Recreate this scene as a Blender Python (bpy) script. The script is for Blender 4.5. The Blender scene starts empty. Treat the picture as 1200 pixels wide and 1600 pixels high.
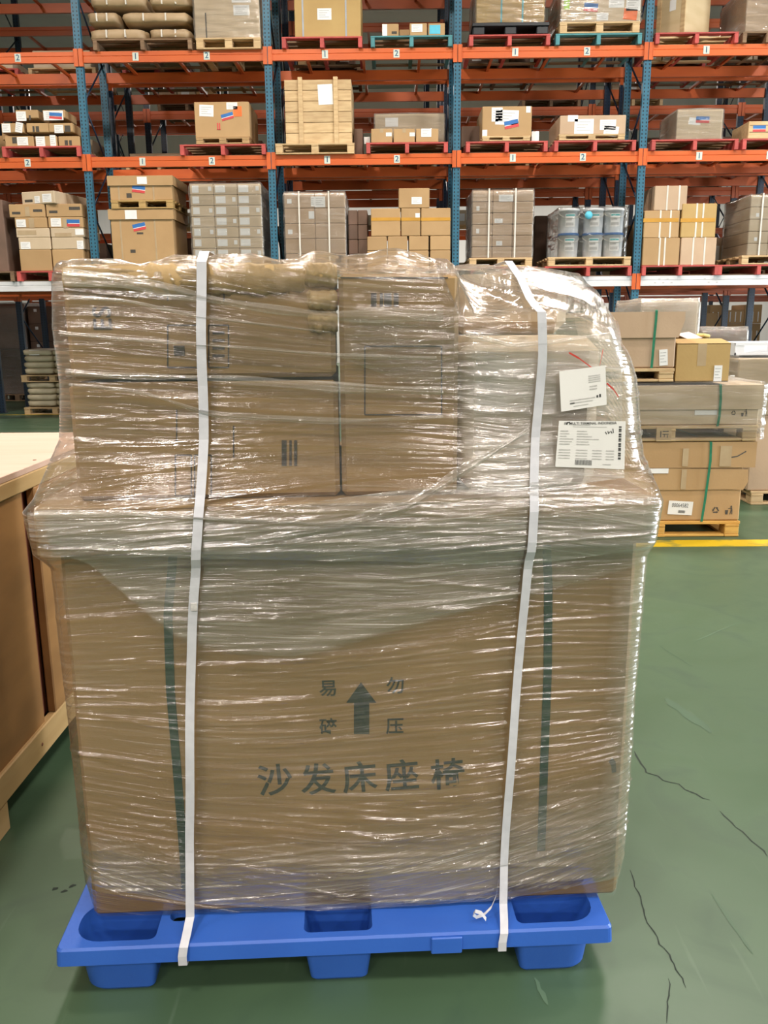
import bpy, bmesh, math, random
import numpy as np
from mathutils import Vector, Matrix

# ------------------------------------------------------------------ camera, light, exposure
sc = bpy.context.scene
col = sc.collection
CAM_F, CAM_P, CAM_Y, CAM_R, CAM_H = 1320.0, 0.21945, 0.0102113, -0.0084275, 1.5
FW = np.array([-math.sin(CAM_Y)*math.cos(CAM_P), math.cos(CAM_Y)*math.cos(CAM_P), -math.sin(CAM_P)])
_r = np.array([math.cos(CAM_Y), math.sin(CAM_Y), 0.0]); _u = np.cross(_r, FW)
RT = _r*math.cos(CAM_R) + _u*math.sin(CAM_R)
UP = -_r*math.sin(CAM_R) + _u*math.cos(CAM_R)
cam_d = bpy.data.cameras.new('camera'); cam = bpy.data.objects.new('camera', cam_d); col.objects.link(cam)
cam_d.sensor_fit = 'VERTICAL'; cam_d.sensor_height = 36.0; cam_d.sensor_width = 27.0
cam_d.lens = CAM_F/1600*36.0; cam_d.clip_end = 200
m = Matrix.Identity(4)
for i in range(3):
    m[i][0], m[i][1], m[i][2] = RT[i], UP[i], -FW[i]
m[2][3] = CAM_H
cam.matrix_world = m
sc.camera = cam

sc.view_settings.view_transform = 'Standard'; sc.view_settings.look = 'None'
sc.view_settings.gamma = 1.0; sc.view_settings.use_curve_mapping = False
sc.view_settings.exposure = -0.30
sc.cycles.transparent_max_bounces = 24
sc.cycles.max_bounces = 8
sc.cycles.caustics_reflective = False; sc.cycles.caustics_refractive = False
sc.cycles.sample_clamp_indirect = 6.0

w = bpy.data.worlds.new('hall_air'); sc.world = w; w.use_nodes = True
w.node_tree.nodes['Background'].inputs[0].default_value = (0.86, 0.9, 1.0, 1)
w.node_tree.nodes['Background'].inputs[1].default_value = 0.30

def lamp(x, y, z, power, size=0.85, color=(1.0, 0.905, 0.825)):
    d = bpy.data.lights.new('high_bay_light', 'AREA'); d.shape = 'DISK'; d.size = size
    d.energy = power; d.color = color; d.spread = math.radians(160)
    o = bpy.data.objects.new('high_bay_light', d); col.objects.link(o); o.location = (x, y, z)
    return o
for lx in (-9, -3, 3, 9):
    lamp(lx, -20.0, 8.6, 820); lamp(lx + 0.8, -13.0, 8.6, 700); lamp(lx, -7.0, 8.6, 420)
for lx in (-7.5, -2.5, 2.5, 7.5):
    lamp(lx + 0.8, -1.4, 8.6, 260); lamp(lx, 3.4, 8.6, 160); lamp(lx + 0.8, 8.4, 8.6, 520)
for lx in (-8, -2, 4, 10):
    lamp(lx, 27.5, 8.6, 1000)
# daylight through the open dock door in the right wall
d = bpy.data.lights.new('dock_daylight', 'AREA'); d.shape = 'RECTANGLE'; d.size = 4.0; d.size_y = 4.0
d.energy = 2600; d.color = (0.86, 0.93, 1.0)
o = bpy.data.objects.new('dock_daylight', d); col.objects.link(o); o.location = (14.9, 3.4, 2.1)
o.rotation_euler = (0, math.radians(90), 0)

# ------------------------------------------------------------------ helpers: pixel of the photograph -> point of the place
def _ray(x, y):
    return FW*CAM_F + RT*(x-600) - UP*(y-800)
def at_y(x, y, Y):
    d = _ray(x, y); t = Y/d[1]
    return Vector((d[0]*t, Y, CAM_H + d[2]*t))
def at_x(x, y, X):
    d = _ray(x, y); t = X/d[0]
    return Vector((X, d[1]*t, CAM_H + d[2]*t))
def at_z(x, y, Z):
    d = _ray(x, y); t = (Z-CAM_H)/d[2]
    return Vector((d[0]*t, d[1]*t, Z))

# ------------------------------------------------------------------ materials
def mk(name, c, rough=0.7, c2=None, scale=6.0, stretch=(1, 1, 1), bump=0.0, bscale=None, metal=0.0, tint=0.0, spec=0.5, detail=5.0, lo=0.35, hi=0.65):
    mt = bpy.data.materials.new(name); mt.use_nodes = True
    nt = mt.node_tree; N = nt.nodes; L = nt.links
    b = N['Principled BSDF']
    b.inputs['Roughness'].default_value = rough; b.inputs['Metallic'].default_value = metal
    b.inputs['Specular IOR Level'].default_value = spec
    tc = N.new('ShaderNodeTexCoord'); mp = N.new('ShaderNodeMapping'); mp.inputs['Scale'].default_value = stretch
    L.new(tc.outputs['Object'], mp.inputs['Vector'])
    oi = N.new('ShaderNodeObjectInfo')
    no = N.new('ShaderNodeTexNoise'); no.inputs['Scale'].default_value = scale; no.inputs['Detail'].default_value = detail
    ad = N.new('ShaderNodeVectorMath'); ad.operation = 'ADD'
    ml = N.new('ShaderNodeVectorMath'); ml.operation = 'SCALE'; ml.inputs[0].default_value = (37, 17, 23)
    L.new(oi.outputs['Random'], ml.inputs['Scale']); L.new(mp.outputs['Vector'], ad.inputs[0]); L.new(ml.outputs[0], ad.inputs[1])
    L.new(ad.outputs[0], no.inputs['Vector'])
    mr = N.new('ShaderNodeMapRange'); mr.inputs[1].default_value = lo; mr.inputs[2].default_value = hi
    L.new(no.outputs[0], mr.inputs[0])
    mx = N.new('ShaderNodeMix'); mx.data_type = 'RGBA'
    c2 = c2 or tuple(min(1, k*0.82) for k in c)
    mx.inputs[6].default_value = (*c, 1); mx.inputs[7].default_value = (*c2, 1)
    L.new(mr.outputs[0], mx.inputs[0])
    out = mx.outputs[2]
    if tint:
        hs = N.new('ShaderNodeHueSaturation')
        m2 = N.new('ShaderNodeMapRange'); m2.inputs[3].default_value = 1-tint; m2.inputs[4].default_value = 1+tint
        L.new(oi.outputs['Random'], m2.inputs[0]); L.new(m2.outputs[0], hs.inputs['Value']); L.new(out, hs.inputs['Color'])
        out = hs.outputs[0]
    L.new(out, b.inputs['Base Color'])
    if bump:
        bn = N.new('ShaderNodeTexNoise'); bn.inputs['Scale'].default_value = bscale or scale*4; bn.inputs['Detail'].default_value = 6
        L.new(ad.outputs[0], bn.inputs['Vector'])
        bp = N.new('ShaderNodeBump'); bp.inputs['Strength'].default_value = bump; bp.inputs['Distance'].default_value = 0.01
        L.new(bn.outputs[0], bp.inputs['Height']); L.new(bp.outputs[0], b.inputs['Normal'])
    return mt

M = {}
M['card'] = mk('cardboard', (0.42, 0.265, 0.122), 0.75, (0.38, 0.235, 0.105), 3, bump=0.08, bscale=60, tint=0.10)
M['card_big'] = mk('cardboard_brown_double_wall', (0.335, 0.212, 0.090), 0.75, (0.300, 0.188, 0.078), 3, bump=0.08, bscale=60)
M['card_grey'] = mk('cardboard_greyish', (0.56, 0.44, 0.30), 0.75, (0.50, 0.385, 0.255), 3, bump=0.08, bscale=60, tint=0.08)
M['card_gold'] = mk('cardboard_golden', (0.44, 0.29, 0.105), 0.7, (0.40, 0.255, 0.09), 3, bump=0.08, bscale=60, tint=0.06)
M['card_pink'] = mk('cardboard_pinkish', (0.49, 0.345, 0.225), 0.75, (0.44, 0.305, 0.195), 3, bump=0.08, bscale=60, tint=0.06)
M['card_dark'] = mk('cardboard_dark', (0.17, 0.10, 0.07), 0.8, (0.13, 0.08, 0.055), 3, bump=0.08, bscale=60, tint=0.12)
M['kraft'] = mk('kraft_paper', (0.42, 0.285, 0.12), 0.6, (0.35, 0.23, 0.09), 7, bump=0.5, bscale=18, tint=0.05)
M['tape'] = mk('packing_tape', (0.44, 0.33, 0.20), 0.25, (0.40, 0.29, 0.17), 10)
M['yellow_tape'] = mk('yellow_tape', (0.55, 0.28, 0.04), 0.35)
M['paper'] = mk('white_paper', (0.78, 0.77, 0.75), 0.6, (0.73, 0.72, 0.70), 8)
M['ink'] = mk('dark_ink', (0.045, 0.045, 0.045), 0.7, (0.07, 0.07, 0.065), 60)
M['faint_ink'] = mk('faded_ink', (0.42, 0.41, 0.40), 0.7, (0.55, 0.54, 0.52), 120)
M['green_ink'] = mk('dark_green_ink', (0.022, 0.034, 0.026), 0.7, (0.05, 0.055, 0.04), 90)
M['card_ink'] = mk('carton_print', (0.045, 0.038, 0.032), 0.75, (0.075, 0.062, 0.045), 90)
M['blue_print'] = mk('blue_print', (0.03, 0.16, 0.45), 0.5)
M['red_print'] = mk('red_print', (0.62, 0.06, 0.06), 0.5)
M['orange_paper'] = mk('orange_paper', (0.85, 0.17, 0.03), 0.6)
M['blue_paper'] = mk('light_blue_paper', (0.10, 0.50, 0.66), 0.6)
M['green_paper'] = mk('lime_paper', (0.38, 0.62, 0.10), 0.6)
M['wood'] = mk('pale_pallet_wood', (0.60, 0.43, 0.23), 0.75, (0.48, 0.32, 0.16), 5, (1, 6, 6), bump=0.15, bscale=30, tint=0.10)
M['ply_pale'] = mk('pale_plywood', (0.60, 0.47, 0.28), 0.7, (0.54, 0.41, 0.23), 2, (1, 1, 4), bump=0.05)
M['wood_old'] = mk('weathered_pallet_wood', (0.24, 0.15, 0.08), 0.8, (0.17, 0.10, 0.055), 5, (1, 6, 6), bump=0.15, tint=0.15)
M['wood_yellow'] = mk('yellow_pallet_wood', (0.62, 0.36, 0.08), 0.7, (0.50, 0.26, 0.05), 5, (1, 6, 6), bump=0.15, tint=0.08)
M['red_paint'] = mk('red_painted_wood', (0.48, 0.08, 0.065), 0.65, (0.40, 0.06, 0.05), 9, tint=0.12)
M['teal_paint'] = mk('teal_painted_wood', (0.07, 0.25, 0.27), 0.65, (0.05, 0.19, 0.21), 9, tint=0.08)
M['black_plastic'] = mk('black_plastic', (0.012, 0.014, 0.017), 0.45)
M['crate_top'] = mk('pine_top_board', (0.62, 0.415, 0.315), 0.6, (0.57, 0.37, 0.27), 2.2, (1.0, 7, 7), bump=0.05)
M['crate_rail'] = mk('pine_rail', (0.50, 0.325, 0.14), 0.65, (0.42, 0.26, 0.10), 2.2, (7, 1.0, 7), bump=0.05)
M['crate_ply'] = mk('brown_plywood', (0.34, 0.165, 0.050), 0.6, (0.25, 0.118, 0.034), 2.2, (2, 1.2, 3.5), bump=0.04)
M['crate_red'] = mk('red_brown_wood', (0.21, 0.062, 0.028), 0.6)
M['orange_beam'] = mk('orange_beam_paint', (0.60, 0.116, 0.021), 0.42, (0.54, 0.098, 0.018), 3, (0.6, 3, 3), tint=0.10)
M['white_beam'] = mk('white_beam_face', (0.66, 0.66, 0.67), 0.5, (0.58, 0.58, 0.58), 5, (0.5, 3, 3))
M['plate'] = mk('number_plate', (0.60, 0.64, 0.56), 0.5)
M['plate_ink'] = mk('number_ink', (0.02, 0.09, 0.17), 0.5)
M['pallet_blue'] = mk('blue_plastic', (0.026, 0.105, 0.46), 0.40, (0.030, 0.12, 0.50), 5, bump=0.05, bscale=90)
M['strap_white'] = mk('white_strap', (0.56, 0.57, 0.61), 0.4, (0.50, 0.51, 0.55), 40)
M['strap_thin'] = mk('pale_strap', (0.70, 0.66, 0.58), 0.5)
M['strap_green'] = mk('green_strap', (0.02, 0.19, 0.10), 0.35, (0.015, 0.15, 0.08), 30)
M['strap_dark'] = mk('dark_green_strap', (0.026, 0.060, 0.040), 0.4, (0.02, 0.045, 0.03), 50)
M['strap_blue'] = mk('cyan_strap', (0.05, 0.35, 0.42), 0.4)
M['strap_grey'] = mk('grey_strap', (0.33, 0.36, 0.40), 0.4)
M['bag'] = mk('cream_bag', (0.60, 0.52, 0.36), 0.6, (0.53, 0.45, 0.30), 9, bump=0.4, bscale=14, tint=0.05)
M['bucket'] = mk('white_bucket_plastic', (0.74, 0.76, 0.78), 0.3, (0.70, 0.72, 0.75), 4)
M['bucket_blue'] = mk('blue_bucket_lid', (0.04, 0.14, 0.36), 0.35)
M['teal_print'] = mk('teal_print', (0.08, 0.42, 0.42), 0.5)
M['foam'] = mk('yellow_foam', (0.80, 0.62, 0.22), 0.8)
M['pink_paper'] = mk('pale_pink_sheet', (0.70, 0.58, 0.55), 0.6)
M['red_mark'] = mk('red_marker', (0.55, 0.035, 0.02), 0.5)
M['floor_paint'] = None

# blue painted upright with rows of slots
def post_mat(nm, c, c2):
    mt = mk(nm, c, 0.42, c2, 4)
    nt = mt.node_tree; N = nt.nodes; L = nt.links; b = N['Principled BSDF']
    tc = N.new('ShaderNodeTexCoord'); sx = N.new('ShaderNodeSeparateXYZ'); L.new(tc.outputs['Object'], sx.inputs[0])
    def m_(op, a, b_=None):
        n = N.new('ShaderNodeMath'); n.operation = op
        for i, v in enumerate((a, b_)):
            if v is None: continue
            if isinstance(v, (int, float)): n.inputs[i].default_value = v
            else: L.new(v, n.inputs[i])
        return n.outputs[0]
    zz = m_('ABSOLUTE', m_('SUBTRACT', m_('FRACT', m_('MULTIPLY', sx.outputs['Z'], 1/0.05)), 0.5))
    xx = m_('ABSOLUTE', m_('SUBTRACT', m_('ABSOLUTE', sx.outputs['X']), 0.026))
    hole = m_('MULTIPLY', m_('LESS_THAN', zz, 0.24), m_('LESS_THAN', xx, 0.008))
    old = b.inputs['Base Color'].links[0].from_socket
    mx = N.new('ShaderNodeMix'); mx.data_type = 'RGBA'; mx.inputs[7].default_value = (0.004, 0.008, 0.012, 1)
    L.new(hole, mx.inputs[0]); L.new(old, mx.inputs[6]); L.new(mx.outputs[2], b.inputs['Base Color'])
    return mt
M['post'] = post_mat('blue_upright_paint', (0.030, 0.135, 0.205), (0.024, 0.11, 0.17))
M['post_shaded'] = post_mat('shaded_upright_blue', (0.010, 0.028, 0.060), (0.008, 0.022, 0.05))  # darkened copy of the upright blue: shade on the rear racks put into the colour

def floor_mat():
    mt = mk('green_epoxy', (0.062, 0.112, 0.060), 0.36, (0.050, 0.092, 0.049), 0.8, lo=0.3, hi=0.7, bump=0.03, bscale=40)
    nt = mt.node_tree; N = nt.nodes; L = nt.links; b = N['Principled BSDF']
    tc = N.new('ShaderNodeTexCoord')
    n1 = N.new('ShaderNodeTexNoise'); n1.inputs['Scale'].default_value = 3.2; n1.inputs['Detail'].default_value = 9; n1.inputs['Distortion'].default_value = 1.2
    L.new(tc.outputs['Object'], n1.inputs['Vector'])
    r1 = N.new('ShaderNodeMapRange'); r1.inputs[1].default_value = 0.53; r1.inputs[2].default_value = 0.75; r1.inputs[4].default_value = 0.62
    L.new(n1.outputs[0], r1.inputs[0])
    old = b.inputs['Base Color'].links[0].from_socket
    mx = N.new('ShaderNodeMix'); mx.data_type = 'RGBA'; mx.inputs[7].default_value = (0.034, 0.066, 0.04, 1)
    L.new(r1.outputs[0], mx.inputs[0]); L.new(old, mx.inputs[6])
    mp = N.new('ShaderNodeMapping'); mp.inputs['Scale'].default_value = (30, 2.2, 1); mp.inputs['Rotation'].default_value = (0, 0, 0.6)
    L.new(tc.outputs['Object'], mp.inputs['Vector'])
    n2 = N.new('ShaderNodeTexNoise'); n2.inputs['Scale'].default_value = 1; n2.inputs['Detail'].default_value = 3
    L.new(mp.outputs[0], n2.inputs['Vector'])
    r2 = N.new('ShaderNodeMapRange'); r2.inputs[1].default_value = 0.66; r2.inputs[2].default_value = 0.78; r2.inputs[4].default_value = 0.22
    L.new(n2.outputs[0], r2.inputs[0])
    m2 = N.new('ShaderNodeMix'); m2.data_type = 'RGBA'; m2.inputs[7].default_value = (0.16, 0.22, 0.16, 1)
    L.new(r2.outputs[0], m2.inputs[0]); L.new(mx.outputs[2], m2.inputs[6]); L.new(m2.outputs[2], b.inputs['Base Color'])
    rr = N.new('ShaderNodeMapRange'); rr.inputs[3].default_value = 0.3; rr.inputs[4].default_value = 0.5
    L.new(n1.outputs[0], rr.inputs[0]); L.new(rr.outputs[0], b.inputs['Roughness'])
    return mt

def film_mat(name, haze=0.10, streak=0.35, bump=0.6, rough=0.16, white=(0.80, 0.78, 0.74), sx=1.6, sz=70.0, gloss=1.0, dist=0.006):
    mt = bpy.data.materials.new(name); mt.use_nodes = True
    nt = mt.node_tree; N = nt.nodes; L = nt.links; N.clear()
    out = N.new('ShaderNodeOutputMaterial')
    uv = N.new('ShaderNodeTexCoord')
    def noise(scale, det=3, dis=0.0, off=(0, 0, 0), rot=0.0):
        mp = N.new('ShaderNodeMapping'); mp.inputs['Scale'].default_value = (*scale, 1); mp.inputs['Location'].default_value = off
        mp.inputs['Rotation'].default_value = (0, 0, rot)
        L.new(uv.outputs['UV'], mp.inputs['Vector'])
        n = N.new('ShaderNodeTexNoise'); n.inputs['Scale'].default_value = 1; n.inputs['Detail'].default_value = det; n.inputs['Distortion'].default_value = dis
        L.new(mp.outputs[0], n.inputs['Vector']); return n.outputs[0]
    def rng(s, a, b, c=0.0, d_=1.0):
        r = N.new('ShaderNodeMapRange'); r.inputs[1].default_value = a; r.inputs[2].default_value = b; r.inputs[3].default_value = c; r.inputs[4].default_value = d_
        L.new(s, r.inputs[0]); return r.outputs[0]
    def mth(op, a, b):
        n = N.new('ShaderNodeMath'); n.operation = op
        for i, v in enumerate((a, b)):
            if isinstance(v, (int, float)): n.inputs[i].default_value = v
            else: L.new(v, n.inputs[i])
        return n.outputs[0]
    s1 = noise((sx, sz), 3, 0.25); s2 = noise((sx*4.0, sz*2.8), 2, 0.2, (3, 7, 0), 0.02); s3 = noise((sx*9, sz*0.4), 4, 0.8, (9, 1, 0))
    patch = noise((2.2, 4.5), 3, 0.5, (5, 5, 0))
    h = mth('ADD', mth('MULTIPLY', s1, 1.0), mth('ADD', mth('MULTIPLY', s2, 0.40), mth('MULTIPLY', s3, 0.45)))
    bp = N.new('ShaderNodeBump'); bp.inputs['Strength'].default_value = bump; bp.inputs['Distance'].default_value = dist
    L.new(h, bp.inputs['Height'])
    gl = N.new('ShaderNodeBsdfGlossy'); gl.inputs['Roughness'].default_value = rough; gl.inputs['Color'].default_value = (1, 1, 1, 1)
    L.new(bp.outputs[0], gl.inputs['Normal'])
    tr = N.new('ShaderNodeBsdfTransparent'); tr.inputs['Color'].default_value = (0.97, 0.97, 0.96, 1)
    di = N.new('ShaderNodeBsdfDiffuse'); di.inputs['Color'].default_value = (*white, 1); L.new(bp.outputs[0], di.inputs['Normal'])
    tl = N.new('ShaderNodeBsdfTranslucent'); tl.inputs['Color'].default_value = (*white, 1); L.new(bp.outputs[0], tl.inputs['Normal'])
    md = N.new('ShaderNodeMixShader'); md.inputs[0].default_value = 0.35; L.new(di.outputs[0], md.inputs[1]); L.new(tl.outputs[0], md.inputs[2])
    hz = mth('ADD', mth('MULTIPLY', rng(patch, 0.35, 0.7, 0.4, 1.5), haze), mth('MULTIPLY', mth('MULTIPLY', rng(s1, 0.55, 0.72), rng(patch, 0.3, 0.7, 0.3, 1.0)), streak))
    fc = N.new('ShaderNodeLayerWeight'); fc.inputs['Blend'].default_value = 0.5
    hz = mth('MINIMUM', mth('MULTIPLY', hz, mth('ADD', 1.0, mth('MULTIPLY', mth('POWER', fc.outputs['Facing'], 4.0), 6.0))), 0.8)
    at = N.new('ShaderNodeAttribute'); at.attribute_name = 'thin'; keep = mth('SUBTRACT', 1.0, at.outputs['Fac'])
    hz = mth('MULTIPLY', hz, keep)
    m1 = N.new('ShaderNodeMixShader'); L.new(hz, m1.inputs[0]); L.new(tr.outputs[0], m1.inputs[1]); L.new(md.outputs[0], m1.inputs[2])
    lw = N.new('ShaderNodeFresnel'); lw.inputs['IOR'].default_value = 1.5
    L.new(bp.outputs[0], lw.inputs['Normal'])
    fr = mth('MULTIPLY', lw.outputs[0], 1.9*gloss)
    fr = mth('MULTIPLY', mth('MINIMUM', fr, 0.55), keep)
    m2 = N.new('ShaderNodeMixShader'); L.new(fr, m2.inputs[0]); L.new(m1.outputs[0], m2.inputs[1]); L.new(gl.outputs[0], m2.inputs[2])
    L.new(m2.outputs[0], out.inputs[0])
    return mt
M['film'] = film_mat('stretch_film', 0.025, 0.16, 1.0, 0.15, sx=3.0, sz=100, dist=0.0027, gloss=1.0, white=(0.88, 0.83, 0.74))
M['film_band'] = film_mat('stretch_film_double', 0.13, 0.50, 1.0, 0.16, sx=3.0, sz=105, dist=0.0034, gloss=1.5, white=(0.90, 0.84, 0.74))
M['film_fold'] = film_mat('stretch_film_gathered', 0.20, 0.45, 1.0, 0.12, sx=4, sz=160, dist=0.0030, gloss=1.2, white=(0.88, 0.83, 0.74))
M['film_far'] = film_mat('stretch_film_far', 0.06, 0.18, 0.6, 0.18, sx=1.5, sz=18, dist=0.015, gloss=0.6)
M['film_haze'] = film_mat('stretch_film_hazy', 0.27, 0.34, 0.9, 0.14, white=(0.86, 0.84, 0.80), sx=2.5, sz=90, dist=0.0032, gloss=1.1)
M['film_clear'] = film_mat('stretch_film_clear', 0.02, 0.05, 0.4, 0.12, sx=1.5, sz=12, dist=0.02)

# ------------------------------------------------------------------ mesh building
class MB:
    def __init__(s): s.v = []; s.f = []; s.m = []; s.sm = []; s.uv = None
    def add(s, vs, fs, m=0, smooth=False):
        n = len(s.v); s.v += [tuple(p) for p in vs]; s.f += [tuple(i+n for i in f) for f in fs]
        s.m += [m]*len(fs); s.sm += [smooth]*len(fs); return s
    def box(s, x0, x1, y0, y1, z0, z1, m=0):
        v = [(x, y, z) for z in (z0, z1) for y in (y0, y1) for x in (x0, x1)]
        return s.add(v, [(0, 2, 3, 1), (4, 5, 7, 6), (0, 1, 5, 4), (2, 6, 7, 3), (0, 4, 6, 2), (1, 3, 7, 5)], m)
    def cbox(s, x0, x1, y0, y1, z0, z1, c=0.006, m=0):
        c = min(c, (x1-x0)*.3, (y1-y0)*.3, (z1-z0)*.3)
        vs = []; idx = {}
        for i, (X, sx) in enumerate(((x0, 1), (x1, -1))):
            for j, (Y, sy) in enumerate(((y0, 1), (y1, -1))):
                for k, (Z, sz) in enumerate(((z0, 1), (z1, -1))):
                    for a in range(3):
                        p = [X+sx*c, Y+sy*c, Z+sz*c]; p[a] = (X, Y, Z)[a]
                        idx[i, j, k, a] = len(vs); vs.append(p)
        F = []
        def I(a, b, c_, ax): return idx[a, b, c_, ax]
        for i in (0, 1): F.append([I(i, 0, 0, 0), I(i, 1, 0, 0), I(i, 1, 1, 0), I(i, 0, 1, 0)][::(-1 if i == 0 else 1)])
        for j in (0, 1): F.append([I(0, j, 0, 1), I(1, j, 0, 1), I(1, j, 1, 1), I(0, j, 1, 1)][::(1 if j == 0 else -1)])
        for k in (0, 1): F.append([I(0, 0, k, 2), I(1, 0, k, 2), I(1, 1, k, 2), I(0, 1, k, 2)][::(-1 if k == 0 else 1)])
        for j in (0, 1):
            for k in (0, 1): F.append([I(0, j, k, 1), I(1, j, k, 1), I(1, j, k, 2), I(0, j, k, 2)])
        for i in (0, 1):
            for k in (0, 1): F.append([I(i, 0, k, 0), I(i, 1, k, 0), I(i, 1, k, 2), I(i, 0, k, 2)])
        for i in (0, 1):
            for j in (0, 1): F.append([I(i, j, 0, 0), I(i, j, 1, 0), I(i, j, 1, 1), I(i, j, 0, 1)])
        for i in (0, 1):
            for j in (0, 1):
                for k in (0, 1): F.append([I(i, j, k, 0), I(i, j, k, 1), I(i, j, k, 2)])
        return s.add(vs, F, m)
    def prism(s, poly, y0, y1, m=0):          # poly in x,z, extruded along y
        n = len(poly)
        v = [(x, y0, z) for x, z in poly] + [(x, y1, z) for x, z in poly]
        f = [tuple(range(n)), tuple(range(2*n-1, n-1, -1))] + [(i, i+n, (i+1) % n + n, (i+1) % n) for i in range(n)]
        return s.add(v, f, m)
    def prismx(s, poly, x0, x1, m=0):         # poly in y,z, extruded along x
        n = len(poly)
        v = [(x0, y, z) for y, z in poly] + [(x1, y, z) for y, z in poly]
        f = [tuple(range(n)), tuple(range(2*n-1, n-1, -1))] + [(i, i+n, (i+1) % n + n, (i+1) % n) for i in range(n)]
        return s.add(v, f, m)
    def lathe(s, prof, n=20, cx=0, cy=0, m=0):
        vs = [(cx+r*math.cos(2*math.pi*i/n), cy+r*math.sin(2*math.pi*i/n), z) for r, z in prof for i in range(n)]
        fs = [(k*n+i, k*n+(i+1) % n, (k+1)*n+(i+1) % n, (k+1)*n+i) for k in range(len(prof)-1) for i in range(n)]
        return s.add(vs, fs, m, True)
    def ribbon(s, pts, wvec, t=0.0015, nvec=(0, -1, 0), m=0):   # flat band along pts, width vector, thickness towards nvec
        wv = Vector(wvec)*0.5; nv = Vector(nvec)*t
        vs = []
        for p in pts:
            p = Vector(p); vs += [p-wv, p+wv, p+wv+nv, p-wv+nv]
        fs = []
        for i in range(len(pts)-1):
            a, b = 4*i, 4*i+4
            for k in range(4): fs.append((a+k, a+(k+1) % 4, b+(k+1) % 4, b+k))
        fs += [(0, 3, 2, 1), tuple(len(vs)-4+k for k in (0, 1, 2, 3))]
        return s.add(vs, fs, m)
    def tube(s, pts, r, n=8, m=0):
        pts = [Vector(p) for p in pts]; vs = []
        for i, p in enumerate(pts):
            d = (pts[min(i+1, len(pts)-1)]-pts[max(i-1, 0)]).normalized()
            a = d.orthogonal().normalized(); b = d.cross(a)
            vs += [p + a*r*math.cos(2*math.pi*k/n) + b*r*math.sin(2*math.pi*k/n) for k in range(n)]
        fs = [(i*n+k, i*n+(k+1) % n, (i+1)*n+(k+1) % n, (i+1)*n+k) for i in range(len(pts)-1) for k in range(n)]
        fs += [tuple(range(n))[::-1], tuple(range(len(vs)-n, len(vs)))]
        return s.add(vs, fs, m, True)
    def mesh(s, name, mats):
        me = bpy.data.meshes.new(name); me.from_pydata(s.v, [], s.f)
        for mt in (mats if isinstance(mats, (list, tuple)) else [mats]): me.materials.append(M[mt] if isinstance(mt, str) else mt)
        me.polygons.foreach_set('material_index', s.m); me.polygons.foreach_set('use_smooth', s.sm)
        me.update(); return me
    def build(s, name, mats, parent=None, loc=(0, 0, 0), rot=(0, 0, 0)):
        return put(name, s.mesh(name, mats), parent, loc, rot)

def put(name, me, parent=None, loc=(0, 0, 0), rot=(0, 0, 0)):
    o = bpy.data.objects.new(name, me); col.objects.link(o)
    o.location = loc; o.rotation_euler = rot
    if parent is not None: o.parent = parent
    return o
def empty(name, loc=(0, 0, 0), rz=0.0):
    o = bpy.data.objects.new(name, None); col.objects.link(o); o.location = loc; o.rotation_euler = (0, 0, rz); o.empty_display_size = 0.1
    return o
def tag(o, label, cat, group=None, kind=None):
    o['label'] = label; o['category'] = cat
    if group: o['group'] = group
    if kind: o['kind'] = kind
    return o
def struct(o): o['kind'] = 'structure'; return o
_cache = {}
def cached(key, fn):
    if key not in _cache: _cache[key] = fn()
    return _cache[key]
def text_mesh(s, size, mat, bold=0.0):
    cu = bpy.data.curves.new('writing', 'FONT'); cu.body = s; cu.size = size; cu.align_x = 'CENTER'; cu.align_y = 'CENTER'; cu.offset = bold
    cu.resolution_u = 4
    ob = bpy.data.objects.new('writing', cu); col.objects.link(ob)
    bpy.context.view_layer.update()
    dg = bpy.context.evaluated_depsgraph_get()
    me = bpy.data.meshes.new_from_object(ob.evaluated_get(dg)); bpy.data.objects.remove(ob)
    me.materials.clear(); me.materials.append(M[mat]); return me
R90 = (math.pi/2, 0, 0)

# ------------------------------------------------------------------ structure
M['floor_paint'] = floor_mat()
fl = struct(MB().box(-16, 16, -28, 34, -0.2, 0.0).build('floor', 'floor_paint'))
M['wall_paint'] = mk('pale_wall_panel', (0.62, 0.63, 0.62), 0.7, (0.56, 0.57, 0.56), 0.5, (4, 1, 0.3))
M['roof_panel'] = mk('grey_roof_panel', (0.30, 0.30, 0.30), 0.7, (0.24, 0.24, 0.24), 0.5)
struct(MB().box(-16, 16, 34, 34.2, 0, 10).build('wall_back', 'wall_paint'))
struct(MB().box(-16, 16, -28, 34.2, 10.0, 10.2).build('ceiling', 'roof_panel'))
wr = MB(); wr.box(15, 15.2, -28, 1.2, 0, 10); wr.box(15, 15.2, 5.6, 34, 0, 10); wr.box(15, 15.2, 1.2, 5.6, 4.3, 10)
struct(wr.build('wall_right', 'wall_paint'))
struct(MB().box(-16.2, -16, -28, 34.2, 0, 10).build('wall_left', 'wall_paint'))
M['line_yellow'] = mk('yellow_floor_paint', (0.66, 0.44, 0.012), 0.45, (0.22, 0.22, 0.05), 7, lo=0.50, hi=0.68, detail=9)
ln = MB()
ln.box(-6.0, 7.5, -0.085, 0.085, 0.0, 0.0025)
lo_ = ln.build('trim_1', 'line_yellow', None, (0.6, at_z(1110, 849, 0).y, 0)); struct(lo_)
lo2 = MB().box(-8.5, 2.0, -0.03, 0.03, 0.0, 0.0025).build('trim_2', 'line_yellow', None, (0, at_z(40, 648, 0).y, 0)); struct(lo2)

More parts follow.
